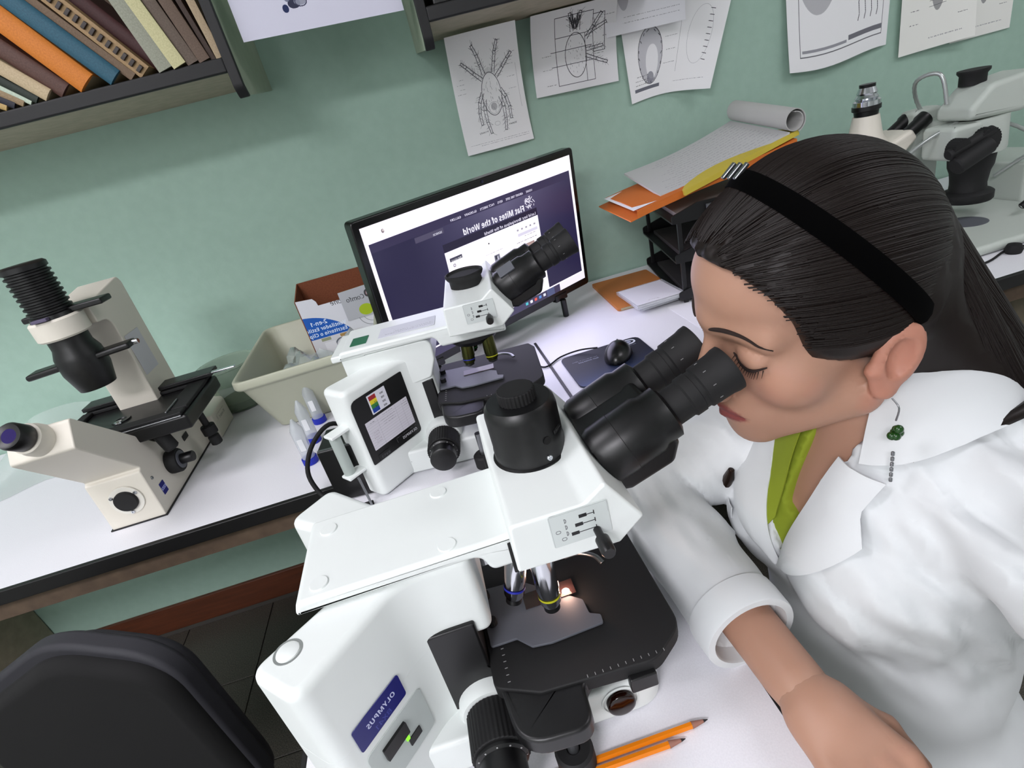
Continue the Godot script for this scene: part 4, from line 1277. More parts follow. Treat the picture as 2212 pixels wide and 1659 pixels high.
func left_scope() -> void:
	var cx := -0.771
	var t := thing("inverted_microscope", "cream inverted microscope with a tall black lamp column on the bench", "microscope", Vector3(cx, 0.9, 0))
	var zy := Basis(Vector3(0, 0, 1), Vector3.UP, Vector3.LEFT)      # polygon x -> z, y -> y
	# wide rear foot
	var b := MB.new()
	prism(b, rounded([Vector2(-0.092, -0.402), Vector2(0.092, -0.402), Vector2(0.092, -0.285), Vector2(0.03, -0.16), Vector2(-0.03, -0.16), Vector2(-0.092, -0.285)], 0.006), 0.0, 0.070, 0.004, Transform3D(flat(), Vector3.ZERO))
	var foot := put("rear_foot", b, M.cream, t)
	var i := img(200, 50, Color(0.87, 0.85, 0.80))
	text(i, "35 mm-1", 8, 38, 28, Color(0.35, 0.33, 0.31), false)
	plate(foot, "lettering", printed(i), X(0.0928, 0.050, 0.345, Basis(Vector3.UP, PI / 2)), 0.06, 0.015, 0.0)
	# body and slanting neck, one casting
	b = MB.new()
	prism(b, rounded([Vector2(0.726, 0.0), Vector2(0.722, 0.116), Vector2(0.713, 0.121), Vector2(0.838, 0.248), Vector2(0.806, 0.298), Vector2(0.618, 0.131), Vector2(0.40, 0.125), Vector2(0.40, 0.0)], [0.0, 0.006, 0.008, 0.008, 0.008, 0.01, 0.01, 0]), -0.058, 0.058, 0.003, X(0, 0, 0, zy))
	var body := put("body", b, M.cream, t)
	b = MB.new(); box(b, Vector3(0.122, 0.003, 0.33), 0.0, X(0, 0.0, 0.5635)); put("base_seam", b, M.ink, t)
	# black cover on the front with three screws
	var ff := X(0.004, 0.062, 0.7245, zb())
	b = MB.new(); lathe(b, [Vector2(0.034, 0), Vector2(0.034, 0.003), Vector2(0, 0.003)], 40, ff); put("cover_flange", b, mat("cream_light", Color(0.9, 0.89, 0.85), 0.4), body)
	b = MB.new(); lathe(b, [Vector2(0.0235, 0.003), Vector2(0.0235, 0.008), Vector2(0.022, 0.010), Vector2(0, 0.010)], 36, ff); put("port_cover", b, M.black_matt, body)
	for k in 3: bolt(body, ff * Transform3D(Basis(Vector3.UP, 0.5 + k * TAU / 3), Vector3.ZERO) * X(0.029, 0.003, 0), 0.0042)
	# maker's blue badge and a screw on the side
	i = img(60, 80, Color(0.06, 0.08, 0.45))
	bar(i, 0, 30, 60, 20, Color(0.65, 0.67, 0.85)); bar(i, 8, 34, 10, 12, Color(0.2, 0.22, 0.6)); bar(i, 26, 34, 8, 12, Color(0.2, 0.22, 0.6)); bar(i, 42, 34, 10, 12, Color(0.2, 0.22, 0.6))
	plate(body, "badge", printed(i), X(0.0582, 0.046, 0.683, Basis(Vector3.UP, PI / 2)), 0.021, 0.028, 0.001)
	bolt(body, X(0.0575, 0.084, 0.700, Basis(Vector3(0, 0, 1), -PI / 2)), 0.004, M.steel)
	# focus knob, sideways
	for s in [-1.0, 1.0]:
		var kf := X(0.057 * s, 0.068, 0.612, Basis(Vector3(0, 0, 1), -PI / 2 * s))
		b = MB.new(); lathe(b, [Vector2(0, 0), Vector2(0.027, 0.0), Vector2(0.0285, 0.006), Vector2(0.0285, 0.022), Vector2(0.026, 0.026), Vector2(0, 0.026)], 36, kf); var ck := put("coarse_knob", b, M.black_matt, t)
		b = MB.new(); lathe(b, [Vector2(0.021, 0.0262), Vector2(0.021, 0.028), Vector2(0.012, 0.028)], 36, kf); put("knob_face", b, M.grey, ck)
		b = MB.new(); lathe(b, [Vector2(0.0115, 0.026), Vector2(0.0125, 0.028), Vector2(0.0125, 0.054), Vector2(0.011, 0.056), Vector2(0, 0.056)], 28, kf); put("fine_knob", b, M.black, ck)
	# eyepiece tubes on the neck
	var ef := along(Vector3(0.0, 0.272, 0.815), Vector3(0, 0.61, 0.79))
	b = MB.new(); lathe(b, [Vector2(0, -0.02), Vector2(0.030, -0.02), Vector2(0.030, 0.020), Vector2(0.0275, 0.024), Vector2(0.0275, 0.034), Vector2(0.024, 0.037), Vector2(0, 0.037)], 40, ef); var tb := put("eyepiece_tube", b, M.cream, t)
	b = MB.new(); lathe(b, [Vector2(0.0225, 0.036), Vector2(0.0245, 0.039), Vector2(0.0245, 0.066), Vector2(0.0215, 0.071), Vector2(0.0170, 0.069), Vector2(0, 0.067)], 40, ef); put("eyepiece", b, M.black, tb)
	b = MB.new(); cyl(b, 0.0155, 0.002, ef * X(0, 0.0665, 0)); put("lens", b, mat("lens_violet", Color(0.18, 0.14, 0.35), 0.05), tb)
	b = MB.new(); box(b, Vector3(0.045, 0.012, 0.04), 0.004, Transform3D(Basis(Vector3.RIGHT, 0.73), Vector3(-0.022, 0.250, 0.735))); put("neck_window", b, M.cream_light, body)
	# stage plate and the frame on it
	b = MB.new(); box(b, Vector3(0.310, 0.034, 0.225), 0.006, X(0.018, 0.155, 0.556)); var stg := put("stage", b, M.black, t)
	for q in [[Vector3(0.290, 0.008, 0.030), Vector3(0.018, 0.189, 0.650)], [Vector3(0.290, 0.008, 0.045), Vector3(0.018, 0.189, 0.466)], [Vector3(0.024, 0.008, 0.145), Vector3(-0.120, 0.189, 0.558)], [Vector3(0.046, 0.008, 0.145), Vector3(0.142, 0.189, 0.558)]]:
		b = MB.new(); box(b, q[0], 0.002, Transform3D(Basis(), q[1])); put("stage_frame", b, M.black_matt, stg)
	b = MB.new(); box(b, Vector3(0.29, 0.003, 0.003), 0.001, X(0.018, 0.188, 0.6675)); put("guide_edge", b, M.steel, stg)
	b = MB.new(); box(b, Vector3(0.004, 0.004, 0.07), 0.001, X(0.128, 0.197, 0.615)); put("guide_edge", b, M.steel, stg)
	b = MB.new(); lathe(b, [Vector2(0.020, 0.189), Vector2(0.020, 0.192), Vector2(0.012, 0.192), Vector2(0.010, 0.190), Vector2(0, 0.191)], 30, X(0, 0, 0.585)); put("stage_opening", b, M.black, stg)
	b = MB.new(); lathe(b, [Vector2(0, 0.190), Vector2(0.009, 0.190), Vector2(0.008, 0.194), Vector2(0, 0.196)], 24, X(0.0, 0, 0.600)); put("stage_lens", b, M.chrome, stg)
	b = MB.new(); box(b, Vector3(0.31, 0.010, 0.050), 0.002, X(0.025, 0.199, 0.460)); put("object_guide", b, M.black, stg)
	b = MB.new(); box(b, Vector3(0.065, 0.005, 0.013), 0.002, X(0.205, 0.203, 0.475)); put("guide_bar", b, M.chrome, stg)
	b = MB.new(); lathe(b, [Vector2(0, 0.163), Vector2(0.065, 0.163), Vector2(0.060, 0.148), Vector2(0.045, 0.135), Vector2(0, 0.135)], 32, X(0, 0, 0.60)); put("turret", b, M.black, t)
	# hanging drive handles
	b = MB.new(); cyl(b, 0.008, 0.10, along(Vector3(0.125, 0.160, 0.52), Vector3(0.05, -1, 0)), 0.001, 18); cyl(b, 0.018, 0.026, along(Vector3(0.128, 0.095, 0.52), Vector3(0.05, -1, 0)), 0.003, 8); cyl(b, 0.014, 0.026, along(Vector3(0.1295, 0.066, 0.52), Vector3(0.05, -1, 0)), 0.003, 8); put("stage_drive", b, M.black_matt, t)
	b = MB.new(); cyl(b, 0.016, 0.055, along(Vector3(0.085, 0.165, 0.640), Vector3(0.25, -1, 0.05)), 0.004, 18); put("filter_handle", b, M.black_matt, t)
	plate(body, "slider_window", M.black, X(0.0585, 0.075, 0.50, Basis(Vector3.UP, PI / 2)), 0.03, 0.014, 0.001)
	# pillar and arm
	b = MB.new()
	prism(b, rounded([Vector2(0.40, 0.0), Vector2(0.53, 0.0), Vector2(0.52, 0.40), Vector2(0.57, 0.405), Vector2(0.57, 0.447), Vector2(0.405, 0.470), Vector2(0.395, 0.455)], [0, 0, 0.03, 0.004, 0.006, 0.012, 0.01]), -0.045, 0.045, 0.003, X(0.008, 0, -0.015, zy))
	var pil := put("pillar", b, M.cream, t)
	plate(pil, "paper_note", mat("note", Color(0.80, 0.80, 0.82), 0.8), X(0.0536, 0.30, 0.462, Basis(Vector3.UP, PI / 2)), 0.07, 0.10, 0.001)
	b = MB.new(); lathe(b, [Vector2(0, 0.402), Vector2(0.046, 0.402), Vector2(0.050, 0.406), Vector2(0.050, 0.440), Vector2(0.046, 0.444), Vector2(0, 0.444)], 40, X(0, 0, 0.585)); put("arm_ring", b, M.cream, t)
	# black lamp house with cooling fins, condenser below
	b = MB.new()
	var pr := [Vector2(0, 0.444), Vector2(0.043, 0.444)]
	for k in 9:
		var y := 0.452 + k * 0.0105
		pr.append_array([Vector2(0.041, y), Vector2(0.0365, y + 0.002), Vector2(0.0365, y + 0.005), Vector2(0.041, y + 0.007)])
	pr.append_array([Vector2(0.041, 0.552), Vector2(0.036, 0.556), Vector2(0, 0.556)])
	lathe(b, pr, 36, X(0, 0, 0.585)); put("lamp_house", b, M.black, t, "black lamp house with cooling fins")
	b = MB.new(); box(b, Vector3(0.16, 0.012, 0.045), 0.003, X(0.022, 0.4445, 0.570)); put("filter_slide", b, M.black, t)
	b = MB.new(); box(b, Vector3(0.03, 0.006, 0.012), 0.001, X(0.0, 0.446, 0.632)); put("slide_tag", b, mat("tag_violet", Color(0.35, 0.32, 0.42), 0.5), t)
	b = MB.new(); lathe(b, [Vector2(0.038, 0.404), Vector2(0.038, 0.380), Vector2(0.045, 0.362), Vector2(0.046, 0.350), Vector2(0.046, 0.325), Vector2(0.036, 0.282), Vector2(0, 0.279)].map(func(q): return q), 36, X(0, 0, 0.585)); put("condenser", b, M.black, t)
	b = MB.new(); box(b, Vector3(0.22, 0.013, 0.042), 0.005, X(0.0, 0.338, 0.585, Basis(Vector3(0, 0, 1), 0.05))); put("filter_holder", b, M.black, t)
	b = MB.new(); cyl(b, 0.006, 0.012, X(0.108, 0.350, 0.580, Basis(Vector3(0, 0, 1), -PI / 2)), 0.001, 14); put("lever", b, M.chrome, t)
	# thin sleeve of clear plastic behind it
	var bag := MB.new()
	sheet(bag, 14, 12, func(u: float, v: float):
		return Vector3(-1.36 + 0.34 * u, 0.902 + 0.13 * v * (0.6 + 0.4 * sin(u * 4.0)) , 0.10 + 0.26 * (1.0 - v) + 0.03 * sin(u * 9.0 + v * 5.0)), 0.0008)
	tag(put("plastic_bag", bag, clear_film()), "crumpled clear plastic bag lying behind the inverted microscope's eyepieces", "bag")

func clear_film() -> StandardMaterial3D:
	if M.has("film"): return M.film
	var m := mat("film", Color(0.85, 0.90, 0.88, 0.28), 0.15)
	m.transparency = BaseMaterial3D.TRANSPARENCY_ALPHA
	m.cull_mode = BaseMaterial3D.CULL_DISABLED
	return m

# ---------------------------------------------------------------- things on the bench
func rrect(w: float, h: float, r: float, u: float) -> Vector2:    # a point round a rounded rectangle
	var p := rect(w, h, r, 5)
	var k := p.size()
	var f := fposmod(u, 1.0) * k
	return p[int(f) % k].lerp(p[(int(f) + 1) % k], f - floorf(f))

func box_and_bin() -> void:
	var m := mat("bin_plastic", Color(0.70, 0.71, 0.63), 0.45)
	m.backlight_enabled = true
	m.backlight = Color(0.25, 0.25, 0.18)
	var cx := -0.372
	var cz := 0.300
	var t := thing("storage_bin", "translucent beige plastic bin holding an open fan carton", "bin", Vector3(cx, 0.9, cz), 0.02)
	var b := MB.new()
	var path := [[0.0, 0.0, 0.004], [0.28, 0.285, 0.0], [0.29, 0.30, 0.004], [0.345, 0.425, 0.150], [0.362, 0.442, 0.152], [0.368, 0.448, 0.158], [0.366, 0.446, 0.173], [0.360, 0.440, 0.176], [0.344, 0.424, 0.174], [0.338, 0.418, 0.160], [0.285, 0.295, 0.008], [0.0, 0.0, 0.006]]
	sheet(b, 60, path.size() - 1, func(u: float, v: float):
		var q = path[mini(int(round(v * (path.size() - 1))), path.size() - 1)]
		if q[0] == 0.0: return Vector3(0, q[2], 0)
		var c := rrect(q[0], q[1], 0.035, u)
		return Vector3(c.x, q[2], -c.y))
	put("tub", b, m, t)
	# clear film inside
	b = MB.new()
	var g := FastNoiseLite.new()
	g.seed = 3; g.frequency = 14.0
	sheet(b, 16, 12, func(u: float, v: float):
		var x := lerpf(-0.49, -0.26, u)
		var z := lerpf(0.44, 0.17, v)
		return Vector3(x, 0.985 + 0.06 * g.get_noise_2d(x, z) + 0.02 * sin(u * 9.0), z), 0.0006)
	tag(put("plastic_wrapping", b, clear_film()), "crumpled clear plastic wrapping lying in the beige bin", "plastic bag")
	# fan carton
	t = thing("carton", "open white and blue fan carton with a brown inside standing in the bin", "carton", Vector3(-0.305, 0.909, 0.085), 0.0)
	var W := 0.235
	var D := 0.115
	var brown := noisy("cardboard", Color(0.42, 0.22, 0.12), Color(0.50, 0.28, 0.16), 0.85, 6.0, 0.05, 21)
	b = MB.new()
	prism(b, [Vector2(-W / 2, 0), Vector2(W / 2, 0), Vector2(W / 2, 0.205), Vector2(-0.058, 0.205), Vector2(-0.060, 0.218), Vector2(-0.068, 0.229), Vector2(-W / 2, 0.233)], 0.0, 0.003, 0.0, X(0, 0, D / 2 - 0.003)); put("front_wall", b, brown, t)
	b = MB.new(); box(b, Vector3(W, 0.262, 0.003), 0.0, X(0, 0, -D / 2)); put("back_wall", b, brown, t)
	b = MB.new()
	var sidep := [Vector2(-D / 2, 0), Vector2(D / 2, 0), Vector2(D / 2, 0.232), Vector2(-D / 2, 0.262)]
	prism(b, sidep, 0.0, 0.003, 0.0, X(-W / 2, 0, 0, Basis(Vector3(0, 0, 1), Vector3.UP, Vector3.LEFT))); put("side_wall", b, brown, t)
	b = MB.new(); prism(b, sidep, 0.0, 0.003, 0.0, X(W / 2, 0, 0, Basis(Vector3(0, 0, 1), Vector3.UP, Vector3.LEFT))); put("side_wall", b, brown, t)
	b = MB.new(); box(b, Vector3(W, 0.003, D), 0.0, X(0, 0, 0)); put("base_wall", b, brown, t)
	var i := img(480, 480, Color(0.86, 0.87, 0.90))
	var blue := Color(0.05, 0.35, 0.72)
	for y in range(90, 300):
		for x in range(160, 480, 2):
			var q := Vector2((x - 520.0) / 340.0, (y - 380.0) / 270.0)
			if q.length_squared() < 1.0 and y < 262 + (480 - x) * 0.14: bar(i, x, y, 2, 1, blue)
	bar(i, 150, 264, 330, 216, Color(0.84, 0.84, 0.86))
	text(i, "2-en-1", 345, 164, 26, Color(0.9, 0.94, 1.0), true)
	text(i, "Ventilador Estilo", 236, 202, 23, Color(0.9, 0.94, 1.0), true)
	text(i, "Escritorio o Clip", 242, 238, 23, Color(0.9, 0.94, 1.0), true)
	arc(i, Vector2(300, 350), 46, 56, 6, Color(0.4, 0.42, 0.46)); arc(i, Vector2(300, 350), 26, 34, 3, Color(0.5, 0.45, 0.5)); fill_oval(i, Vector2(300, 350), 14, 18, Color(0.5, 0.2, 0.28), 0.8)
	bar(i, 340, 300, 70, 120, Color(0.90, 0.90, 0.92)); bar(i, 352, 380, 10, 60, Color(0.4, 0.4, 0.42)); bar(i, 280, 400, 110, 8, Color(0.4, 0.4, 0.42))
	bar(i, 260, 380, 40, 46, Color(0.60, 0.30, 0.28)); bar(i, 170, 290, 60, 40, Color(0.55, 0.52, 0.48)); bar(i, 360, 268, 60, 20, Color(0.6, 0.62, 0.5)); bar(i, 250, 268, 50, 20, Color(0.66, 0.52, 0.3))
	fill_oval(i, Vector2(150, 330), 14, 12, Color(0.6, 0.32, 0.28))
	bar(i, 0, 440, 480, 40, blue)
	arc(i, Vector2(60, 190), 90, 80, 2, Color(0.5, 0.52, 0.55)); arc(i, Vector2(60, 190), 60, 54, 2, Color(0.6, 0.62, 0.65))
	text(i, "Zone", 196, 66, 30, Color(0.2, 0.2, 0.22), false, 0.2)
	b = MB.new()
	prism(b, [Vector2(-W / 2, 0), Vector2(W / 2, 0), Vector2(W / 2, 0.205), Vector2(-0.058, 0.205), Vector2(-0.060, 0.218), Vector2(-0.068, 0.229), Vector2(-W / 2, 0.233)], 0.0, 0.0008, 0.0, X(0, 0, D / 2))
	put("printed_front", b, printed(i, 0.6), t, "white and blue printed front")
	i = img(200, 180, Color(0.72, 0.73, 0.76))
	arc(i, Vector2(34, 50), 19, 19, 8, Color(0.25, 0.25, 0.27)); arc(i, Vector2(36, 50), 12, 12, 3, Color(0.6, 0.4, 0.4))
	text(i, "Comfo", 64, 62, 26, Color(0.12, 0.12, 0.13), false)
	fill_oval(i, Vector2(76, 140), 42, 34, Color(0.66, 0.76, 0.12))
	b = MB.new(); prism(b, [Vector2(-0.052, -0.045), Vector2(0.052, -0.045), Vector2(0.052, 0.050), Vector2(-0.052, 0.046)], 0.0, 0.002, 0.0, X(0.062, 0.180, D / 2 + 0.004, Basis(Vector3.RIGHT, 0.06)))
	put("flap", b, printed(i, 0.6), t, "grey flap lettered in black")

func cup_mat() -> StandardMaterial3D:
	if M.has("cup"): return M.cup
	var m := mat("cup", Color(0.60, 0.68, 0.60, 0.45), 0.3)
	m.transparency = BaseMaterial3D.TRANSPARENCY_ALPHA
	m.cull_mode = BaseMaterial3D.CULL_DISABLED
	return m

func small_things() -> void:
	# cloudy plastic tub behind the stage of the inverted microscope
	var t := thing("plastic_tub", "cloudy greenish plastic tub standing against the wall beside the bin", "tub", Vector3(-0.665, 0.9, 0.20))
	var b := MB.new()
	lathe(b, [Vector2(0, 0.002), Vector2(0.058, 0.002), Vector2(0.062, 0.008), Vector2(0.083, 0.135), Vector2(0.087, 0.138), Vector2(0.085, 0.142), Vector2(0.080, 0.138), Vector2(0.060, 0.010), Vector2(0, 0.006)], 40)
	put("wall", b, cup_mat(), t)
	b = MB.new(); lathe(b, [Vector2(0, 0.006), Vector2(0.058, 0.008), Vector2(0.062, 0.030), Vector2(0, 0.032)], 32); put("residue", b, mat("residue", Color(0.36, 0.36, 0.25), 0.8), t)
	# conical tubes on their caps
	var body_m := mat("tube_plastic", Color(0.82, 0.85, 0.87, 0.42), 0.15)
	body_m.transparency = BaseMaterial3D.TRANSPARENCY_ALPHA
	body_m.cull_mode = BaseMaterial3D.CULL_DISABLED
	var k := 0
	for q in [[-0.398, 0.488, "conical tube on its blue cap nearest the beige bin"], [-0.400, 0.590, "conical tube on its blue cap, second of three behind the black cable"], [-0.395, 0.690, "conical tube on its blue cap closest to the black power box"]]:
		var o := thing("conical_tube", q[2], "test tube", Vector3(q[0], 0.9, q[1]), 0.0, "blue-capped conical tubes standing upside down")
		b = MB.new(); ribbed(b, 0.0175, 0.016, X(0, 0.0, 0), 30, 0.03); put("cap", b, mat("cap_blue", Color(0.03, 0.13, 0.66), 0.4), o)
		b = MB.new(); lathe(b, [Vector2(0, 0.012), Vector2(0.0145, 0.012), Vector2(0.0143, 0.090), Vector2(0.004, 0.113), Vector2(0.0025, 0.116), Vector2(0, 0.117)], 30); put("tube", b, body_m, o)
		b = MB.new(); prism(b, rect(0.012, 0.03, 0.002), 0, 0.0003, 0, X(0.001, 0.055, 0.0146)); put("writing_patch", b, mat("patch", Color(0.88, 0.89, 0.9), 0.7), o)
		k += 1
	# power box and cable beside the farther microscope
	t = thing("power_box", "black power supply box standing beside the farther white microscope", "power supply", Vector3(-0.268, 0.9, 0.848), -0.10)
	b = MB.new(); box(b, Vector3(0.080, 0.118, 0.088), 0.003, X(0, 0.002, 0)); put("case", b, M.black, t)
	b = MB.new(); box(b, Vector3(0.076, 0.0015, 0.004), 0, X(0, 0.12, 0.040)); put("top_edge", b, M.steel, t)
	b = MB.new()
	tube(b, smooth_path([Vector3(-0.262, 0.985, 0.752), Vector3(-0.298, 1.020, 0.780), Vector3(-0.338, 1.000, 0.810), Vector3(-0.362, 0.955, 0.83), Vector3(-0.350, 0.915, 0.855), Vector3(-0.322, 0.9045, 0.885), Vector3(-0.285, 0.9045, 0.925), Vector3(-0.24, 0.9045, 0.93)]), 0.0048, 10)
	tag(put("power_cable", b, M.rubber), "thick black cable looping out beside the blue-capped tubes", "cable")
	# folder, disc cases, sheet
	b = MB.new()
	prism(b, rect(0.195, 0.285, 0.010), 0.0, 0.010, 0.001, Transform3D(Basis(Vector3.UP, -0.05) * flat(), Vector3(0.590, 0.9003, 0.215)))
	t = thing("notebook", "orange notebook lying by the wall under the disc cases", "notebook")
	put("cover", b, mat("manila", Color(0.74, 0.46, 0.22), 0.6), t)
	b = MB.new(); prism(b, rect(0.190, 0.278, 0.008), 0.0, 0.007, 0.0, Transform3D(Basis(Vector3.UP, -0.05) * flat(), Vector3(0.592, 0.9015, 0.219))); put("pages", b, M.pages, t)
	for q in 2:
		t = thing("disc_case", ["clear disc case with a white insert, on top of the other case", "lower clear disc case lying on the orange notebook"][q], "disc case", Vector3(0.590 + 0.012 * q, 0.9215 - 0.0105 * q, 0.352 - 0.012 * q), 0.0 + 0.05 * q, "disc cases on the orange notebook")
		b = MB.new(); box(b, Vector3(0.150, 0.0100, 0.165), 0.001); put("case", b, clear_case(), t)
		b = MB.new(); box(b, Vector3(0.136, 0.0006, 0.150), 0.0, X(-0.003, 0.0101, 0)); put("insert", b, mat("insert", Color(0.90, 0.90, 0.92), 0.35), t)
		b = MB.new(); box(b, Vector3(0.134, 0.006, 0.148), 0.0, X(-0.003, 0.002, 0)); put("booklet", b, mat("booklet", Color(0.78, 0.78, 0.80), 0.6), t)
		if q == 0:
			var i := img(160, 24, Color(0.90, 0.90, 0.92))
			scribble(i, Rect2(6, 6, 140, 14), 1, Color(0.2, 0.2, 0.22), 3, 5)
			plate(t, "lettering", printed(i, 0.4), Transform3D(flat(), Vector3(-0.02, 0.0108, 0.060)), 0.04, 0.006, 0.0)
	b = MB.new(); box(b, Vector3(0.20, 0.0006, 0.27), 0.0, X(0.705, 0.9003, 0.565, Basis(Vector3.UP, 0.0)))
	tag(put("paper_sheet", b, mat("paper_white", Color(0.93, 0.93, 0.95), 0.8)), "loose white paper sheet on the bench by the person's forehead", "paper")
	# two pencils
	for q in 2:
		t = thing("pencil", ["yellow pencil with the longer reach, lying behind the other one", "yellow pencil lying closest to the table's front side"][q], "pencil", Vector3([0.0, -0.03][q], 0.9037, [1.5035, 1.5130][q]), [0.0, -0.005][q], "yellow pencils by the microscope's foot")
		var L: float = 0.150
		var x0 := -0.05
		var hexp := circle(0.0037, 6)
		var along_x := Transform3D(Basis(Vector3(0, 0, -1), Vector3.UP, Vector3.RIGHT), Vector3.ZERO)
		b = MB.new(); prism(b, hexp, x0, 0.118, 0.0, along_x); put("shaft", b, mat("pencil_yellow", Color(0.90, 0.50, 0.04), 0.35), t)
		b = MB.new(); lathe(b, [Vector2(0.0037, 0.118), Vector2(0.0016, 0.131)], 12, X(0, 0, 0, Basis(Vector3(0, 0, 1), -PI / 2))); put("wood_cone", b, mat("pencil_wood", Color(0.60, 0.42, 0.36), 0.8), t)
		b = MB.new(); lathe(b, [Vector2(0.0017, 0.131), Vector2(0.0003, 0.136), Vector2(0, 0.1362)], 10, X(0, 0, 0, Basis(Vector3(0, 0, 1), -PI / 2))); put("lead", b, mat("lead", Color(0.10, 0.10, 0.11), 0.5), t)

func clear_case() -> StandardMaterial3D:
	if M.has("clear_case"): return M.clear_case
	var m := mat("clear_case", Color(0.85, 0.87, 0.88, 0.35), 0.08)
	m.transparency = BaseMaterial3D.TRANSPARENCY_ALPHA
	m.cull_mode = BaseMaterial3D.CULL_DISABLED
	return m

func trays() -> void:
	var t := thing("letter_tray", "three-tier black letter tray loaded with papers behind the person's head", "letter tray", Vector3(0.845, 0.9, 0.27), -0.186)
	for lv in 3:
		var y: float = [0.012, 0.120, 0.228][lv]
		var b := MB.new()
		box(b, Vector3(0.34, 0.005, 0.40), 0.001, X(0, y, 0))
		for s in [-1, 1]:
			prism(b, rounded([Vector2(-0.17, 0), Vector2(0.17, 0), Vector2(0.17, 0.045), Vector2(-0.10, 0.045), Vector2(-0.17, 0.022)], 0.008), -0.0025, 0.0025, 0.0, X(0, y, 0.1985 * s))
		box(b, Vector3(0.004, 0.045, 0.40), 0.001, X(0.168, y, 0))
		put("tray", b, M.black, t)
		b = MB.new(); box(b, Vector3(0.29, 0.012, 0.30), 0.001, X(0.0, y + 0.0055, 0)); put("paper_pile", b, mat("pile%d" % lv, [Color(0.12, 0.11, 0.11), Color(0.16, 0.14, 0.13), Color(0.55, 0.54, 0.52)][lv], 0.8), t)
	for p in [[-0.15, -0.19], [-0.15, 0.19], [0.16, -0.19], [0.16, 0.19]]:
		var b := MB.new(); box(b, Vector3(0.012, 0.24, 0.008), 0.001, X(p[0], 0.0, p[1])); put("post", b, M.black, t)
	var b := MB.new(); box(b, Vector3(0.20, 0.028, 0.012), 0.001, X(0.02, 0.236, 0.210)); put("label_holder", b, mat("label_grey", Color(0.33, 0.34, 0.35), 0.4), t)
	var org := mat("envelope", Color(0.80, 0.42, 0.13), 0.65)
	t = thing("envelope", "orange padded envelope poking out over the letter tray", "envelope")
	var pos := func(u: float, v: float, lift: float) -> Vector3:
		return Vector3(lerpf(lerpf(0.530, 0.548, v), lerpf(1.05, 1.06, v), u), 1.168 + lift + 0.060 * u, lerpf(0.432, 0.13, v) - 0.06 * u * (1.0 - v))
	b = MB.new(); sheet(b, 8, 8, func(u: float, v: float): return pos.call(u, v, 0.0 + 0.004 * sin(u * 6.0)), 0.003); put("lower_side", b, org, t)
	b = MB.new(); sheet(b, 8, 8, func(u: float, v: float): return pos.call(0.05 + u * 0.95, v, 0.016 + 0.006 * sin(v * PI) + 0.003 * sin(u * 7.0)), 0.002); put("upper_side", b, org, t)
	b = MB.new(); sheet(b, 8, 3, func(u: float, v: float): return pos.call(0.04 + u * 0.96, -0.003, 0.017 * v)); put("folded_edge", b, org, t)
	b = MB.new(); sheet(b, 6, 6, func(u: float, v: float): return pos.call(0.03 + u * 0.5, 0.04 + v * 0.9, 0.019)); tag(put("paper_sheet", b, M.paper_white), "white sheet lying in the mouth of the orange envelope", "paper")
	# yellow pad
	b = MB.new(); sheet(b, 6, 4, func(u: float, v: float): return Vector3(lerpf(0.688, 1.06, u), 1.205 + 0.062 * u, lerpf(0.425, 0.28, v) - 0.06 * u), 0.014)
	tag(put("yellow_pad", b, mat("pad_yellow", Color(0.80, 0.72, 0.25), 0.7)), "yellow writing pad under the white pad on the letter tray", "writing pad")
	# white pad with its used leaves rolled back
	t = thing("writing_pad", "white writing pad with used pages rolled over its far end", "writing pad")
	var i := img(420, 300, Color(0.76, 0.76, 0.76))
	scribble(i, Rect2(20, 14, 370, 270), 15, Color(0.52, 0.52, 0.55), 31, 1)
	b = MB.new()
	sheet(b, 12, 6, func(u: float, v: float): return Vector3(lerpf(lerpf(0.637, 0.655, v), 1.03, u), lerpf(1.203, 1.238, v) + 0.064 * u - 0.012 * sin(u * PI), lerpf(0.390, 0.10, v) - 0.02 * u), 0.006)
	put("leaves", b, printed(i, 0.8), t)
	b = MB.new()
	sheet(b, 40, 4, func(u: float, v: float):
		var a := -1.2 + u * TAU * 1.45
		var r := 0.031 - 0.010 * u
		return Vector3(1.045 + r * cos(a), lerpf(1.293, 1.327, v) + r * sin(a), lerpf(0.372, 0.085, v)), 0.002)
	put("rolled_leaves", b, mat("roll_paper", Color(0.72, 0.72, 0.71), 0.85), t)

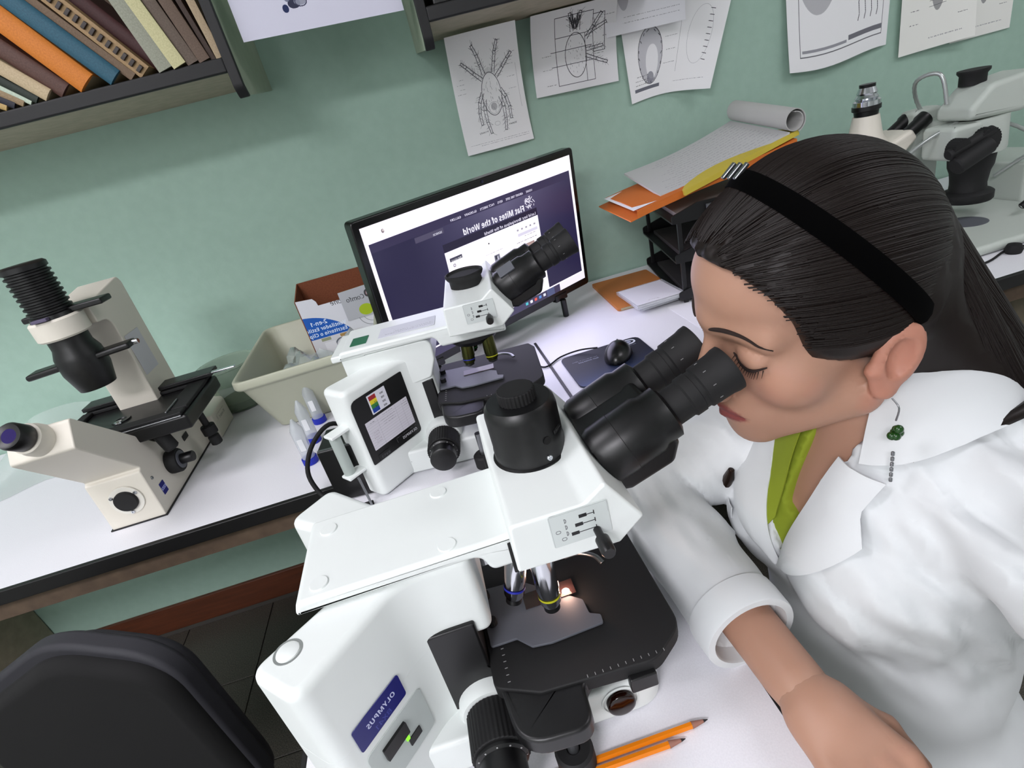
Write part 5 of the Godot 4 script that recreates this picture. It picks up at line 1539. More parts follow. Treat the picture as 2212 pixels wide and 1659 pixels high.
func right_scopes() -> void:
	# stereo microscope
	var t := thing("stereo_microscope", "pale grey stereo microscope with black focusing knobs at the far bench end", "microscope", Vector3(1.505, 0.9, 0.47))
	var g := mat("scope_grey", Color(0.74, 0.77, 0.74), 0.45)
	var b := MB.new()
	box(b, Vector3(0.40, 0.026, 0.42), 0.012, X(-0.03, 0.002, 0.02)); put("base", b, g, t)
	b = MB.new(); lathe(b, [Vector2(0, 0.0285), Vector2(0.044, 0.0285), Vector2(0.050, 0.0282), Vector2(0.052, 0.027)], 40, X(-0.045, 0, 0.05)); put("stage_plate", b, M.grey, t)
	b = MB.new(); box(b, Vector3(0.09, 0.30, 0.06), 0.012, X(-0.03, 0.025, -0.145)); put("column", b, g, t)
	b = MB.new(); box(b, Vector3(0.06, 0.06, 0.14), 0.012, X(-0.02, 0.235, -0.075)); put("focus_arm", b, g, t)
	b = MB.new()
	lathe(b, [Vector2(0, 0.072), Vector2(0.058, 0.072), Vector2(0.061, 0.076), Vector2(0.061, 0.094), Vector2(0.056, 0.098), Vector2(0.044, 0.102), Vector2(0.042, 0.118), Vector2(0.046, 0.150), Vector2(0.052, 0.166), Vector2(0.055, 0.202), Vector2(0, 0.202)], 44); put("objective", b, M.black_matt, t, "black objective with a ring light")
	b = MB.new(); lathe(b, [Vector2(0, 0.202), Vector2(0.066, 0.202), Vector2(0.068, 0.208), Vector2(0.064, 0.290), Vector2(0, 0.290)], 44, X(0.008, 0, 0)); put("pod", b, g, t)
	b = MB.new(); box(b, Vector3(0.12, 0.085, 0.10), 0.012, X(-0.055, 0.204, 0.0)); put("pod_bracket", b, g, t)
	for q in [[-0.055, 0.026], [-0.135, 0.020]]:
		b = MB.new(); ribbed(b, q[1] * 1.25, 0.030, X(q[0], 0.245, 0.068, zb()), 26, 0.05); put("zoom_knob", b, M.black_matt, t)
	b = MB.new(); cyl(b, 0.022, 0.10, along(Vector3(-0.155, 0.205, 0.10), Vector3(1, 0.35, 0)), 0.004); cyl(b, 0.014, 0.13, along(Vector3(-0.165, 0.235, 0.085), Vector3(1, 0.25, 0)), 0.003); put("focus_knob", b, M.black_matt, t)
	b = MB.new()
	prism(b, rounded([Vector2(-0.085, 0.300), Vector2(0.07, 0.290), Vector2(0.165, 0.315), Vector2(0.185, 0.355), Vector2(0.10, 0.386), Vector2(-0.03, 0.378), Vector2(-0.085, 0.330)], [0.015, 0.01, 0.02, 0.02, 0.04, 0.04, 0.02], 6), -0.055, 0.055, 0.014, X(0.01, -0.004, 0), 4)
	put("head", b, g, t)
	for s in [-1.0, 1.0]:
		var ef := along(Vector3(0.150, 0.335, 0.034 * s), Vector3(1, 0.36, 0))
		b = MB.new(); lathe(b, [Vector2(0, 0), Vector2(0.029, 0), Vector2(0.029, 0.018), Vector2(0.026, 0.020), Vector2(0.026, 0.04), Vector2(0, 0.04)], 36, ef); put("tube", b, g, t)
		b = MB.new(); lathe(b, [Vector2(0.022, 0.038), Vector2(0.022, 0.070), Vector2(0.025, 0.075), Vector2(0.025, 0.082), Vector2(0, 0.080)], 32, ef); put("eyepiece", b, M.black, t)
	b = MB.new(); lathe(b, [Vector2(0, 0.372), Vector2(0.030, 0.372), Vector2(0.030, 0.395), Vector2(0.036, 0.402), Vector2(0.036, 0.408), Vector2(0, 0.408)], 36, X(-0.005, 0, -0.02)); put("port_cap", b, M.black_matt, t)
	# gooseneck guides and lamp box
	var metal := mat("gooseneck", Color(0.70, 0.72, 0.71), 0.3, 0.6)
	var paths := [[Vector3(0.14, 0.10, -0.05), Vector3(0.19, 0.16, 0.02), Vector3(0.16, 0.14, 0.10), Vector3(0.085, 0.075, 0.12), Vector3(0.055, 0.05, 0.11)],
		[Vector3(0.10, 0.16, -0.10), Vector3(-0.02, 0.30, -0.14), Vector3(-0.10, 0.40, -0.10), Vector3(-0.085, 0.415, -0.04), Vector3(-0.075, 0.34, -0.02)],
		[Vector3(-0.06, 0.29, 0.0), Vector3(-0.15, 0.265, 0.0), Vector3(-0.22, 0.215, -0.02), Vector3(-0.25, 0.15, -0.05)],
		[Vector3(0.07, 0.22, -0.08), Vector3(0.15, 0.24, -0.05), Vector3(0.22, 0.18, 0.0), Vector3(0.26, 0.12, 0.02)]]
	for k in 4:
		b = MB.new()
		var pts := smooth_path(paths[k], 14)
		var rr := []
		for j in pts.size(): rr.append(0.0058 if j % 2 == 0 else 0.0050)
		tube(b, pts, rr, 10)
		var o := thing("gooseneck_light", ["ribbed metal gooseneck reaching down to the stereo microscope's ring light", "ribbed gooseneck looping up behind the stereo microscope's black cap", "pale curved cable running between the stereo microscope and the white phototube", "ribbed gooseneck drooping behind the stereo microscope's pod"][k], "gooseneck lamp", Vector3(1.505, 0.9, 0.47))
		put("gooseneck", b, metal, o)
		if k == 0:
			b = MB.new(); cyl(b, 0.009, 0.04, along(Vector3(0.055, 0.05, 0.11), Vector3(0.08, 0.06, 0.02)), 0.002, 18); put("tip", b, M.black, o)
	t = thing("lamp_box", "white lamp box behind the stereo microscope", "power supply", Vector3(1.76, 0.9, 0.36), 0.1)
	b = MB.new(); box(b, Vector3(0.18, 0.13, 0.22), 0.008); put("case", b, g, t)
	b = MB.new(); box(b, Vector3(0.10, 0.09, 0.004), 0.001, X(0.0, 0.02, 0.110)); put("front_panel", b, mat("cream_light", Color(0.9, 0.89, 0.85), 0.4), t)
	for k in 2:
		b = MB.new(); cyl(b, 0.012, 0.012, X(-0.03 + 0.05 * k, 0.05, 0.113, zb()), 0.002); put("knob", b, M.black, t)
	b = MB.new()
	tube(b, smooth_path([Vector3(1.20, 0.9035, 0.74), Vector3(1.30, 0.9035, 0.735), Vector3(1.39, 0.904, 0.705), Vector3(1.47, 0.904, 0.72), Vector3(1.60, 0.9035, 0.72), Vector3(1.75, 0.9035, 0.70)]), 0.0028, 8)
	t = thing("switch_lead", "black lead with a round switch along the stereo microscope's base", "cable")
	put("lead", b, M.rubber, t)
	b = MB.new(); lathe(b, [Vector2(0, 0), Vector2(0.016, 0.0), Vector2(0.019, 0.010), Vector2(0.014, 0.022), Vector2(0, 0.025)], 24, X(1.385, 0.900, 0.722)); put("switch", b, M.rubber, t)
	# another microscope behind the head: phototube with a bright adapter
	t = thing("phototube_microscope", "cream microscope behind the person's head with a chrome-topped phototube", "microscope", Vector3(1.285, 0.9, 0.34))
	b = MB.new(); box(b, Vector3(0.16, 0.04, 0.20), 0.008, X(0.0, 0.001, 0)); put("foot", b, M.cream, t)
	b = MB.new(); box(b, Vector3(0.06, 0.21, 0.06), 0.012, X(-0.02, 0.04, -0.05)); put("stand", b, M.cream, t)
	b = MB.new(); prism(b, rounded([Vector2(-0.07, 0.225), Vector2(0.08, 0.225), Vector2(0.125, 0.262), Vector2(0.105, 0.290), Vector2(0.05, 0.272), Vector2(-0.06, 0.272)], 0.014), -0.055, 0.055, 0.012, X(0, 0, 0), 4); put("head", b, M.cream, t)
	b = MB.new(); lathe(b, [Vector2(0.064, 0.262), Vector2(0.056, 0.276), Vector2(0.043, 0.296), Vector2(0.033, 0.350), Vector2(0, 0.350)], 40, X(0.0, 0, 0)); put("phototube", b, M.cream, t)
	b = MB.new(); lathe(b, [Vector2(0, 0.348), Vector2(0.029, 0.348), Vector2(0.031, 0.362), Vector2(0.036, 0.365), Vector2(0.036, 0.376), Vector2(0, 0.377)], 36); put("collar", b, M.black, t)
	b = MB.new(); lathe(b, [Vector2(0.034, 0.376), Vector2(0.034, 0.388), Vector2(0.027, 0.392), Vector2(0.030, 0.396), Vector2(0.024, 0.404), Vector2(0.026, 0.408), Vector2(0.020, 0.422), Vector2(0, 0.422)], 36); put("adapter", b, M.chrome, t, "chrome stepped adapter")
	b = MB.new(); lathe(b, [Vector2(0.019, 0.421), Vector2(0.020, 0.423), Vector2(0.020, 0.430), Vector2(0, 0.430)], 30); put("cap", b, M.black, t)
	for s in [-1.0, 1.0]:
		b = MB.new(); lathe(b, [Vector2(0, 0), Vector2(0.018, 0), Vector2(0.018, 0.05), Vector2(0.021, 0.055), Vector2(0.021, 0.075), Vector2(0, 0.075)], 26, along(Vector3(0.10, 0.268, 0.028 * s), Vector3(0.87, 0.5, 0))); put("eyepiece", b, M.black, t)

func chair() -> void:
	var t := thing("office_chair", "black upholstered office chair with a grey rim, drawn up to the bench", "chair", Vector3(-0.836, 0.0, 1.013), -0.262)
	var up := noisy("upholstery", Color(0.012, 0.012, 0.014), Color(0.032, 0.032, 0.035), 0.9, 30.0, 0.2, 31)
	var rim := noisy("shell_grey", Color(0.13, 0.13, 0.15), Color(0.19, 0.19, 0.215), 0.7, 30.0, 0.2, 32)
	var outline := rounded([Vector2(-0.26, -0.24), Vector2(0.245, -0.24), Vector2(0.235, 0.19), Vector2(0.06, 0.255), Vector2(-0.235, 0.12)], [0.12, 0.12, 0.10, 0.14, 0.15], 10)
	var bx := X(0.01, 0.640, 0, Basis(Vector3(0, 0, 1), 0.03))
	var b := MB.new(); prism(b, outline, 0.0, 0.050, 0.024, bx, 5); put("back_cushion", b, up, t)
	b = MB.new(); prism(b, inset(outline, -0.016), -0.012, 0.026, 0.010, bx * X(-0.010, 0.004, 0), 3); put("back_rim", b, rim, t, "grey rim of the backrest")
	b = MB.new(); prism(b, inset(outline, 0.004), -0.034, -0.006, 0.014, bx, 3); put("back_shell", b, rim, t)
	b = MB.new(); prism(b, rect(0.46, 0.44, 0.12, 8), 0.40, 0.46, 0.02, Transform3D(flat(), Vector3(0, 0, 0.31)), 4); put("seat", b, up, t)
	b = MB.new(); tube(b, smooth_path([Vector3(0, 0.39, 0.28), Vector3(0, 0.385, 0.02), Vector3(0, 0.45, -0.045), Vector3(0, 0.58, -0.045)]), 0.022, 10, 0.5); put("back_support", b, M.black, t)
	b = MB.new(); cyl(b, 0.025, 0.31, X(0, 0.09, 0.31)); put("column", b, M.black, t)
	for k in 5:
		var d := Vector3(cos(TAU * k / 5), 0, sin(TAU * k / 5))
		b = MB.new(); tube(b, [Vector3(0, 0.10, 0.31), Vector3(0, 0.07, 0.31) + d * 0.26], [0.022, 0.013], 8); put("base_arm", b, M.black, t)
		b = MB.new(); cyl(b, 0.027, 0.022, along(Vector3(0, 0.027, 0.31) + d * 0.265 - d.cross(Vector3.UP) * 0.011, d.cross(Vector3.UP)), 0.003, 18); put("caster", b, M.rubber, t)

# ---------------------------------------------------------------- the person
const HS := 1.17                                   # size of the head
const HC := Vector3(0.3457, 1.276, 1.386)          # its middle, between the eyes
var HT := []                                       # where the long hair falls, in head space
var HX := Transform3D()                            # head: x to her left, y up, z to the face
var SKN := Color(0.68, 0.52, 0.435)
var fold := FastNoiseLite.new()

func lin(c: Color) -> Color: return c.srgb_to_linear()

func face_sdf(q: Vector3) -> float:
	var p := Vector3(absf(q.x), q.y, q.z)
	var d := elli(p, Vector3(0, 0.036, 0.002), Vector3(0.070, 0.083, 0.080))
	d = sm(d, elli(p, Vector3(0, 0.046, 0.040), Vector3(0.060, 0.046, 0.056)), 0.02)
	d = sm(d, elli(p, Vector3(0, -0.020, 0.030), Vector3(0.059, 0.078, 0.056)), 0.02)
	d = sm(d, caps(p, Vector3(0.046, -0.062, 0.004), Vector3(0.010, -0.098, 0.062), 0.024, 0.019), 0.02)
	d = sm(d, sph(p, Vector3(0, -0.102, 0.070), 0.018), 0.014)
	d = sm(d, sph(p, Vector3(0.042, -0.026, 0.052), 0.024), 0.022)
	d = sm(d, elli(p, Vector3(0, -0.072, 0.068), Vector3(0.034, 0.030, 0.026)), 0.016)
	d = sm(d, caps(p, Vector3(0.004, 0.024, 0.089), Vector3(0.046, 0.019, 0.069), 0.0095, 0.009), 0.014)
	d = smx(d, -sph(p, Vector3(0.034, -0.001, 0.100), 0.0170), 0.014)
	d = sm(d, elli(p, Vector3(0.033, -0.001, 0.0735), Vector3(0.0165, 0.0115, 0.0125)), 0.004)
	d = sm(d, caps(p, Vector3(0, 0.010, 0.088), Vector3(0, -0.040, 0.108), 0.0075, 0.0105), 0.010)
	d = sm(d, sph(p, Vector3(0.0115, -0.046, 0.097), 0.0080), 0.007)
	d = sm(d, caps(p, Vector3(0, -0.067, 0.0945), Vector3(0.021, -0.0725, 0.0835), 0.0050, 0.0030), 0.004)
	d = sm(d, caps(p, Vector3(0, -0.078, 0.0925), Vector3(0.018, -0.0755, 0.0840), 0.0058, 0.0030), 0.004)
	d = smx(d, -caps(p, Vector3(0, -0.0725, 0.1010), Vector3(0.026, -0.0738, 0.0850), 0.0012, 0.0010), 0.003)
	return d

func ear_sdf(q: Vector3) -> float:
	var p := Vector3(absf(q.x), q.y, q.z)
	var e := p - Vector3(0.0720, -0.022, -0.010)
	e = Vector3(e.x - 0.25 * maxf(0.0, -e.z), e.y, e.z)
	var z := e.z - 0.28 * -e.y * -1.0 * 0.0 + 0.22 * e.y
	var o := elli(Vector3(e.x, e.y, z), Vector3.ZERO, Vector3(0.0085, 0.031, 0.0185))
	var inn := elli(Vector3(e.x, e.y, z), Vector3(0.008, 0.004, 0.001), Vector3(0.0085, 0.017, 0.0100))
	var d := smx(o, -inn, 0.003)
	d = sm(d, sph(p, Vector3(0.0715, -0.026, 0.006), 0.0058), 0.004)
	return sm(d, sph(p, Vector3(0.0705, -0.049, -0.003), 0.0085), 0.006)

func head_sdf(q: Vector3) -> float:
	return sm(face_sdf(q), ear_sdf(q), 0.004)

func torso(p: Vector3) -> float:
	var z := absf(p.z - 1.39)
	var m := Vector3(p.x, p.y, 1.39 + z)
	var d := elli(p, Vector3(0.435, 0.99, 1.39), Vector3(0.125, 0.20, 0.165))
	d = sm(d, elli(p, Vector3(0.44, 0.80, 1.39), Vector3(0.125, 0.22, 0.155)), 0.05)
	d = sm(d, elli(p, Vector3(0.46, 0.60, 1.39), Vector3(0.16, 0.14, 0.185)), 0.06)
	d = sm(d, sph(m, Vector3(0.352, 0.965, 1.455), 0.068), 0.05)
	d = sm(d, caps(m, Vector3(0.455, 1.092, 1.40), Vector3(0.455, 1.078, 1.53), 0.056, 0.060), 0.05)
	return sm(d, caps(p, Vector3(0.445, 1.09, 1.39), Vector3(0.432, 1.13, 1.39), 0.066, 0.056), 0.04)

const EL := Vector3(0.420, 1.035, 1.80)
const HL := Vector3(0.17, 1.36, 1.985)
const ER := Vector3(0.205, 0.962, 1.205)
const WR := Vector3(0.227, 0.936, 1.522)

func neck(p: Vector3) -> float:
	return caps(p, Vector3(0.392, 1.215, 1.378), Vector3(0.445, 1.07, 1.39), 0.055, 0.062)

func skin_body(p: Vector3) -> float:
	var d := sm(torso(p) + 0.014, neck(p), 0.035)
	d = sm(d, caps(p, Vector3(0.455, 1.075, 1.26), ER, 0.045, 0.038), 0.03)
	d = sm(d, caps(p, ER, WR, 0.036, 0.0285), 0.02)
	d = sm(d, caps(p, Vector3(0.455, 1.075, 1.53), EL, 0.045, 0.038), 0.03)
	return sm(d, caps(p, EL, HL, 0.040, 0.027), 0.02)

func coat_arms(p: Vector3) -> float:
	var ra := caps(p, Vector3(0.45, 1.075, 1.262), ER, 0.070, 0.062)
	ra = sm(ra, caps(p, ER, Vector3(0.2125, 0.948, 1.446), 0.062, 0.0500), 0.02)
	ra = maxf(ra, p.z - 1.444)
	var la := caps(p, Vector3(0.45, 1.075, 1.525), EL, 0.070, 0.062)
	la = sm(la, caps(p, EL, HL.lerp(EL, 0.15), 0.060, 0.046), 0.02)
	return minf(ra, la)

func coat_sdf(p: Vector3) -> float:
	var d := torso(p)
	var a := coat_arms(p)
	# the open front
	if p.x < 0.44 and p.y > 0.94:
		var t := (p.y - 0.955) / 0.16
		var v := maxf(p.z - (1.392 + 0.034 * t), (1.392 - 0.062 * t) - p.z) * 0.9
		d = maxf(d, -v)
	d = smx(d, 0.010 - neck(p), 0.006)
	d = sm(d, a, 0.014)
	if absf(d) < 0.05:
		# folds gather where the sleeves bend and fan out under the arms
		var wr := clampf(1.0 - p.distance_to(Vector3(0.24, 0.99, 1.24)) / 0.24, 0, 1) + clampf(1.0 - p.distance_to(Vector3(0.40, 1.06, 1.60)) / 0.28, 0, 1) * 1.5
		wr *= clampf((1.43 - p.z) * 12.0, 0, 1) if p.x < 0.28 else 1.0
		d += 0.0016 * fold.get_noise_3d(p.x, p.y, p.z)
		d += (0.0016 + 0.0150 * minf(wr, 1.0)) * fold.get_noise_3d((p.x + p.y * 0.6) * 2.6 + 9.0, p.y * 0.7 - p.x * 0.9, p.z * 1.1)
	# the open cuff
	return smx(d, -caps(p, Vector3(0.2135, 0.9450, 1.462), Vector3(0.216, 0.941, 1.54), 0.0440, 0.0455), 0.003)

func hand_sdf(p: Vector3) -> float:
	var d := 1e3
	for k in 4:
		var x: float = [-0.029, -0.0095, 0.0105, 0.030][k]
		var zk: float = [0.078, 0.086, 0.088, 0.083][k]
		d = sm(d, caps(p, Vector3(x * 0.55, 0.0, 0.026), Vector3(x, 0.003, zk), 0.0150, 0.0120), 0.012)
	d = sm(d, caps(p, Vector3(0, 0, -0.06), Vector3(0, 0, 0.03), 0.0195, 0.0250), 0.02)
	var f := 1e3
	for k in 4:
		var x: float = [-0.029, -0.0095, 0.0105, 0.030][k]
		var zk: float = [0.078, 0.086, 0.088, 0.083][k]
		var L: float = [0.033, 0.041, 0.044, 0.039][k]
		var sp: float = [-0.16, -0.05, 0.04, 0.13][k]
		var a := Vector3(x, 0.002, zk)
		var c := 0.0
		var one := 1e3
		for s in 3:
			c += [0.30, 0.55, 0.45][s]
			var b: Vector3 = a + Vector3(sp * cos(c), -sin(c), cos(c)).normalized() * L * [1.0, 0.66, 0.52][s]
			one = sm(one, caps(p, a, b, 0.0094 - 0.0007 * s, 0.0088 - 0.0008 * s), 0.003)
			a = b
		f = minf(f, one)
	d = sm(d, f, 0.007)
	var th := sm(caps(p, Vector3(0.020, -0.006, 0.022), Vector3(0.044, -0.016, 0.054), 0.0140, 0.0105), caps(p, Vector3(0.044, -0.016, 0.054), Vector3(0.047, -0.024, 0.086), 0.0105, 0.0080), 0.005)
	return sm(d, th, 0.010)

func on_coat(y: float, z: float, off: float, x0 := 0.12) -> Vector3:
	var x := x0
	for k in 60:
		var d := torso(Vector3(x, y, z)) - off
		if d < 0.0008: break
		x += maxf(d * 0.7, 0.0008)
		if x > 0.62: break
	return Vector3(x, y, z)

func hair_limit(y: float) -> float:
	var tab := [[-0.20, -0.055], [-0.10, -0.048], [-0.055, -0.036], [-0.030, -0.018], [-0.018, 0.006], [-0.012, 0.026], [0.0, 0.047], [0.020, 0.052], [0.037, 0.057], [0.060, 0.068], [0.076, 0.080], [0.086, 0.096], [0.10, 0.13]]
	if y <= tab[0][0]: return tab[0][1]
	for k in tab.size() - 1:
		if y <= tab[k + 1][0]: return lerpf(tab[k][1], tab[k + 1][1], (y - tab[k][0]) / (tab[k + 1][0] - tab[k][0]))
	return 0.13

func hair_shell(p: Vector3) -> float:
	var d := elli(p, Vector3(0, 0.034, 0.003), Vector3(0.0800, 0.0930, 0.0905))
	d = sm(d, elli(p, Vector3(0, 0.050, 0.046), Vector3(0.066, 0.050, 0.058)), 0.02)
	return d

func hair_sdf(p: Vector3) -> float:
	var d := hair_shell(p) + 0.0012 * sin(p.x * 420.0 + p.y * 160.0) * 0.6
	d = smx(d, (p.z - hair_limit(p.y) - 0.12 * maxf(0.0, 0.03 - absf(p.x))) * 0.8, 0.006)
	# the long hair falling behind the ear and over the far shoulder
	var a := Vector3(0.0, 0.005, -0.038)
	var tail := caps(p, a, HT[0], 0.058, 0.047)
	tail = sm(tail, caps(p, HT[0], HT[1], 0.047, 0.044), 0.03)
	tail = sm(tail, caps(p, HT[1], HT[2], 0.044, 0.030), 0.03)
	tail += 0.0016 * sin(p.x * 300.0 + 90.0 * p.z) 
	return sm(d, tail, 0.03)

func person() -> void:
	HX = Transform3D(Basis(Vector3(-0.058, -0.143, 0.988), Vector3(-0.163, 0.978, 0.132), Vector3(-0.985, -0.153, -0.080)).orthonormalized().scaled_local(Vector3.ONE * HS), HC)
	HT = [HX.affine_inverse() * Vector3(0.484, 1.168, 1.402), HX.affine_inverse() * Vector3(0.548, 1.062, 1.428), HX.affine_inverse() * Vector3(0.606, 0.975, 1.445)]
	fold.seed = 12
	fold.frequency = 7.0
	fold.fractal_octaves = 2
	var t := thing("person", "person in a white lab coat with long dark hair and headband, bending to the eyepieces", "person", Vector3(0.44, 0, 1.39))
	var rel := Transform3D(Basis(), -t.position)
	# body: one skin from head to hands
	var skin := StandardMaterial3D.new()
	skin.roughness = 0.52
	skin.vertex_color_use_as_albedo = true
	skin.subsurf_scatter_enabled = true
	skin.subsurf_scatter_strength = 0.06
	var b := MB.new()
	b.use_col = true
	var base := lin(SKN)
	var lips := lin(Color(0.50, 0.25, 0.24))
	var warm := lin(Color(0.72, 0.50, 0.42))
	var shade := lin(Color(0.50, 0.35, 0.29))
	nets(b, Vector3(-0.096, -0.135, -0.115), Vector3(0.096, 0.130, 0.128), 0.0028, head_sdf, rel * HX, func(q: Vector3):
		var ax := absf(q.x)
		var c := base
		c = c.lerp(warm, 0.7 * clampf(1.0 - Vector3(ax - 0.042, q.y + 0.03, q.z - 0.06).length() / 0.035, 0, 1))
		c = c.lerp(warm, clampf((ax - 0.066) * 200.0, 0, 1))
		var lx := clampf(1.0 - ax / 0.0262, 0, 1)
		var lip_h := 0.0115 * sqrt(lx)
		if absf(q.y + 0.0735) < lip_h and q.z > 0.076: c = c.lerp(lips, clampf((lip_h - absf(q.y + 0.0735)) / 0.0022, 0, 1))
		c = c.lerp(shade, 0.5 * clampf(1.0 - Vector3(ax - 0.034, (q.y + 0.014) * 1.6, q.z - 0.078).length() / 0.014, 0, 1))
		return c)
	nets(b, Vector3(0.10, 0.46, 1.10), Vector3(0.66, 1.26, 1.60), 0.009, skin_body, rel, func(_q): return base)
	nets(b, Vector3(0.12, 0.95, 1.60), Vector3(0.56, 1.42, 2.04), 0.010, skin_body, rel, func(_q): return base)
	var hf := Transform3D(Basis(Vector3(1, 0.05, -0.12).normalized(), Vector3(-0.05, 0.99, 0.10), Vector3(0.12, -0.10, 0.99)).orthonormalized().scaled_local(Vector3.ONE * 1.06), WR)
	nets(b, Vector3(-0.065, -0.10, -0.055), Vector3(0.075, 0.035, 0.175), 0.0032, hand_sdf, rel * hf, func(q: Vector3):
		return base.lerp(warm, clampf((q.z - 0.07) * 12.0, 0, 0.6)))
	var lf := Transform3D(Basis(Vector3(0.2, 0.3, -0.9), Vector3(0.6, 0.7, 0.3), Vector3(-0.6, 0.75, 0.25)).orthonormalized(), HL)
	nets(b, Vector3(-0.065, -0.10, -0.055), Vector3(0.075, 0.035, 0.175), 0.005, hand_sdf, rel * lf, func(_q): return base)
	put("body", b, skin, t)
	# brows, lashes
	var brow := mat("brow", Color(0.13, 0.075, 0.055), 0.9)
	for s in [1.0, -1.0]:
		b = MB.new()
		var pts := []
		for k in 9:
			var u := k / 8.0
			pts.append(_on_face(Vector3(lerpf(0.012, 0.056, u) * s, 0.0235 + 0.006 * sin(u * PI * 0.9) - 0.010 * u * u, 0.13), 0.0002))
		tube(b, smooth_path(pts, 3).map(func(q: Vector3): return rel * HX * q), [0.0008, 0.0014, 0.0018, 0.0020, 0.0021, 0.0022, 0.0022, 0.0022, 0.0022, 0.0022, 0.0021, 0.0020, 0.0019, 0.0018, 0.0017, 0.0016, 0.0015, 0.0014, 0.0013, 0.0012, 0.0011, 0.0010, 0.0009, 0.0007, 0.0005], 8)
		put("eyebrow", b, brow, t, "dark eyebrow")
		b = MB.new()
		pts = []
		for k in 9:
			var u := k / 8.0
			pts.append(_on_face(Vector3(lerpf(0.0175, 0.0505, u) * s, -0.0035 - 0.0062 * sin(u * PI) + 0.001 * u, 0.13), 0.0006))
		tube(b, smooth_path(pts, 2).map(func(q: Vector3): return rel * HX * q), [0.0006, 0.0010, 0.0012, 0.0014, 0.0015, 0.0016, 0.0017, 0.0018, 0.0018, 0.0018, 0.0017, 0.0016, 0.0015, 0.0014, 0.0012, 0.0010, 0.0006], 8)
		for k in 13:
			var u := k / 12.0
			var q := _on_face(Vector3(lerpf(0.019, 0.049, u) * s, -0.005 - 0.0062 * sin(u * PI), 0.13), 0.0006)
			tube(b, [rel * HX * q, rel * HX * (q + Vector3(lerpf(-0.001, 0.003, u) * s, -0.0042, 0.0035))], [0.0005, 0.00015], 5)
		put("eyelashes", b, brow, t, "dark lashes of the lowered lid")
	_hair(t, rel)
	_clothes(t, rel)

func _on_face(p: Vector3, off: float) -> Vector3:      # moves in from the front until it meets the face
	var q := p
	for k in 80:
		var d := face_sdf(q) - off
		if d < 0.0003: break
		q.z -= maxf(d * 0.6, 0.0003)
	return q

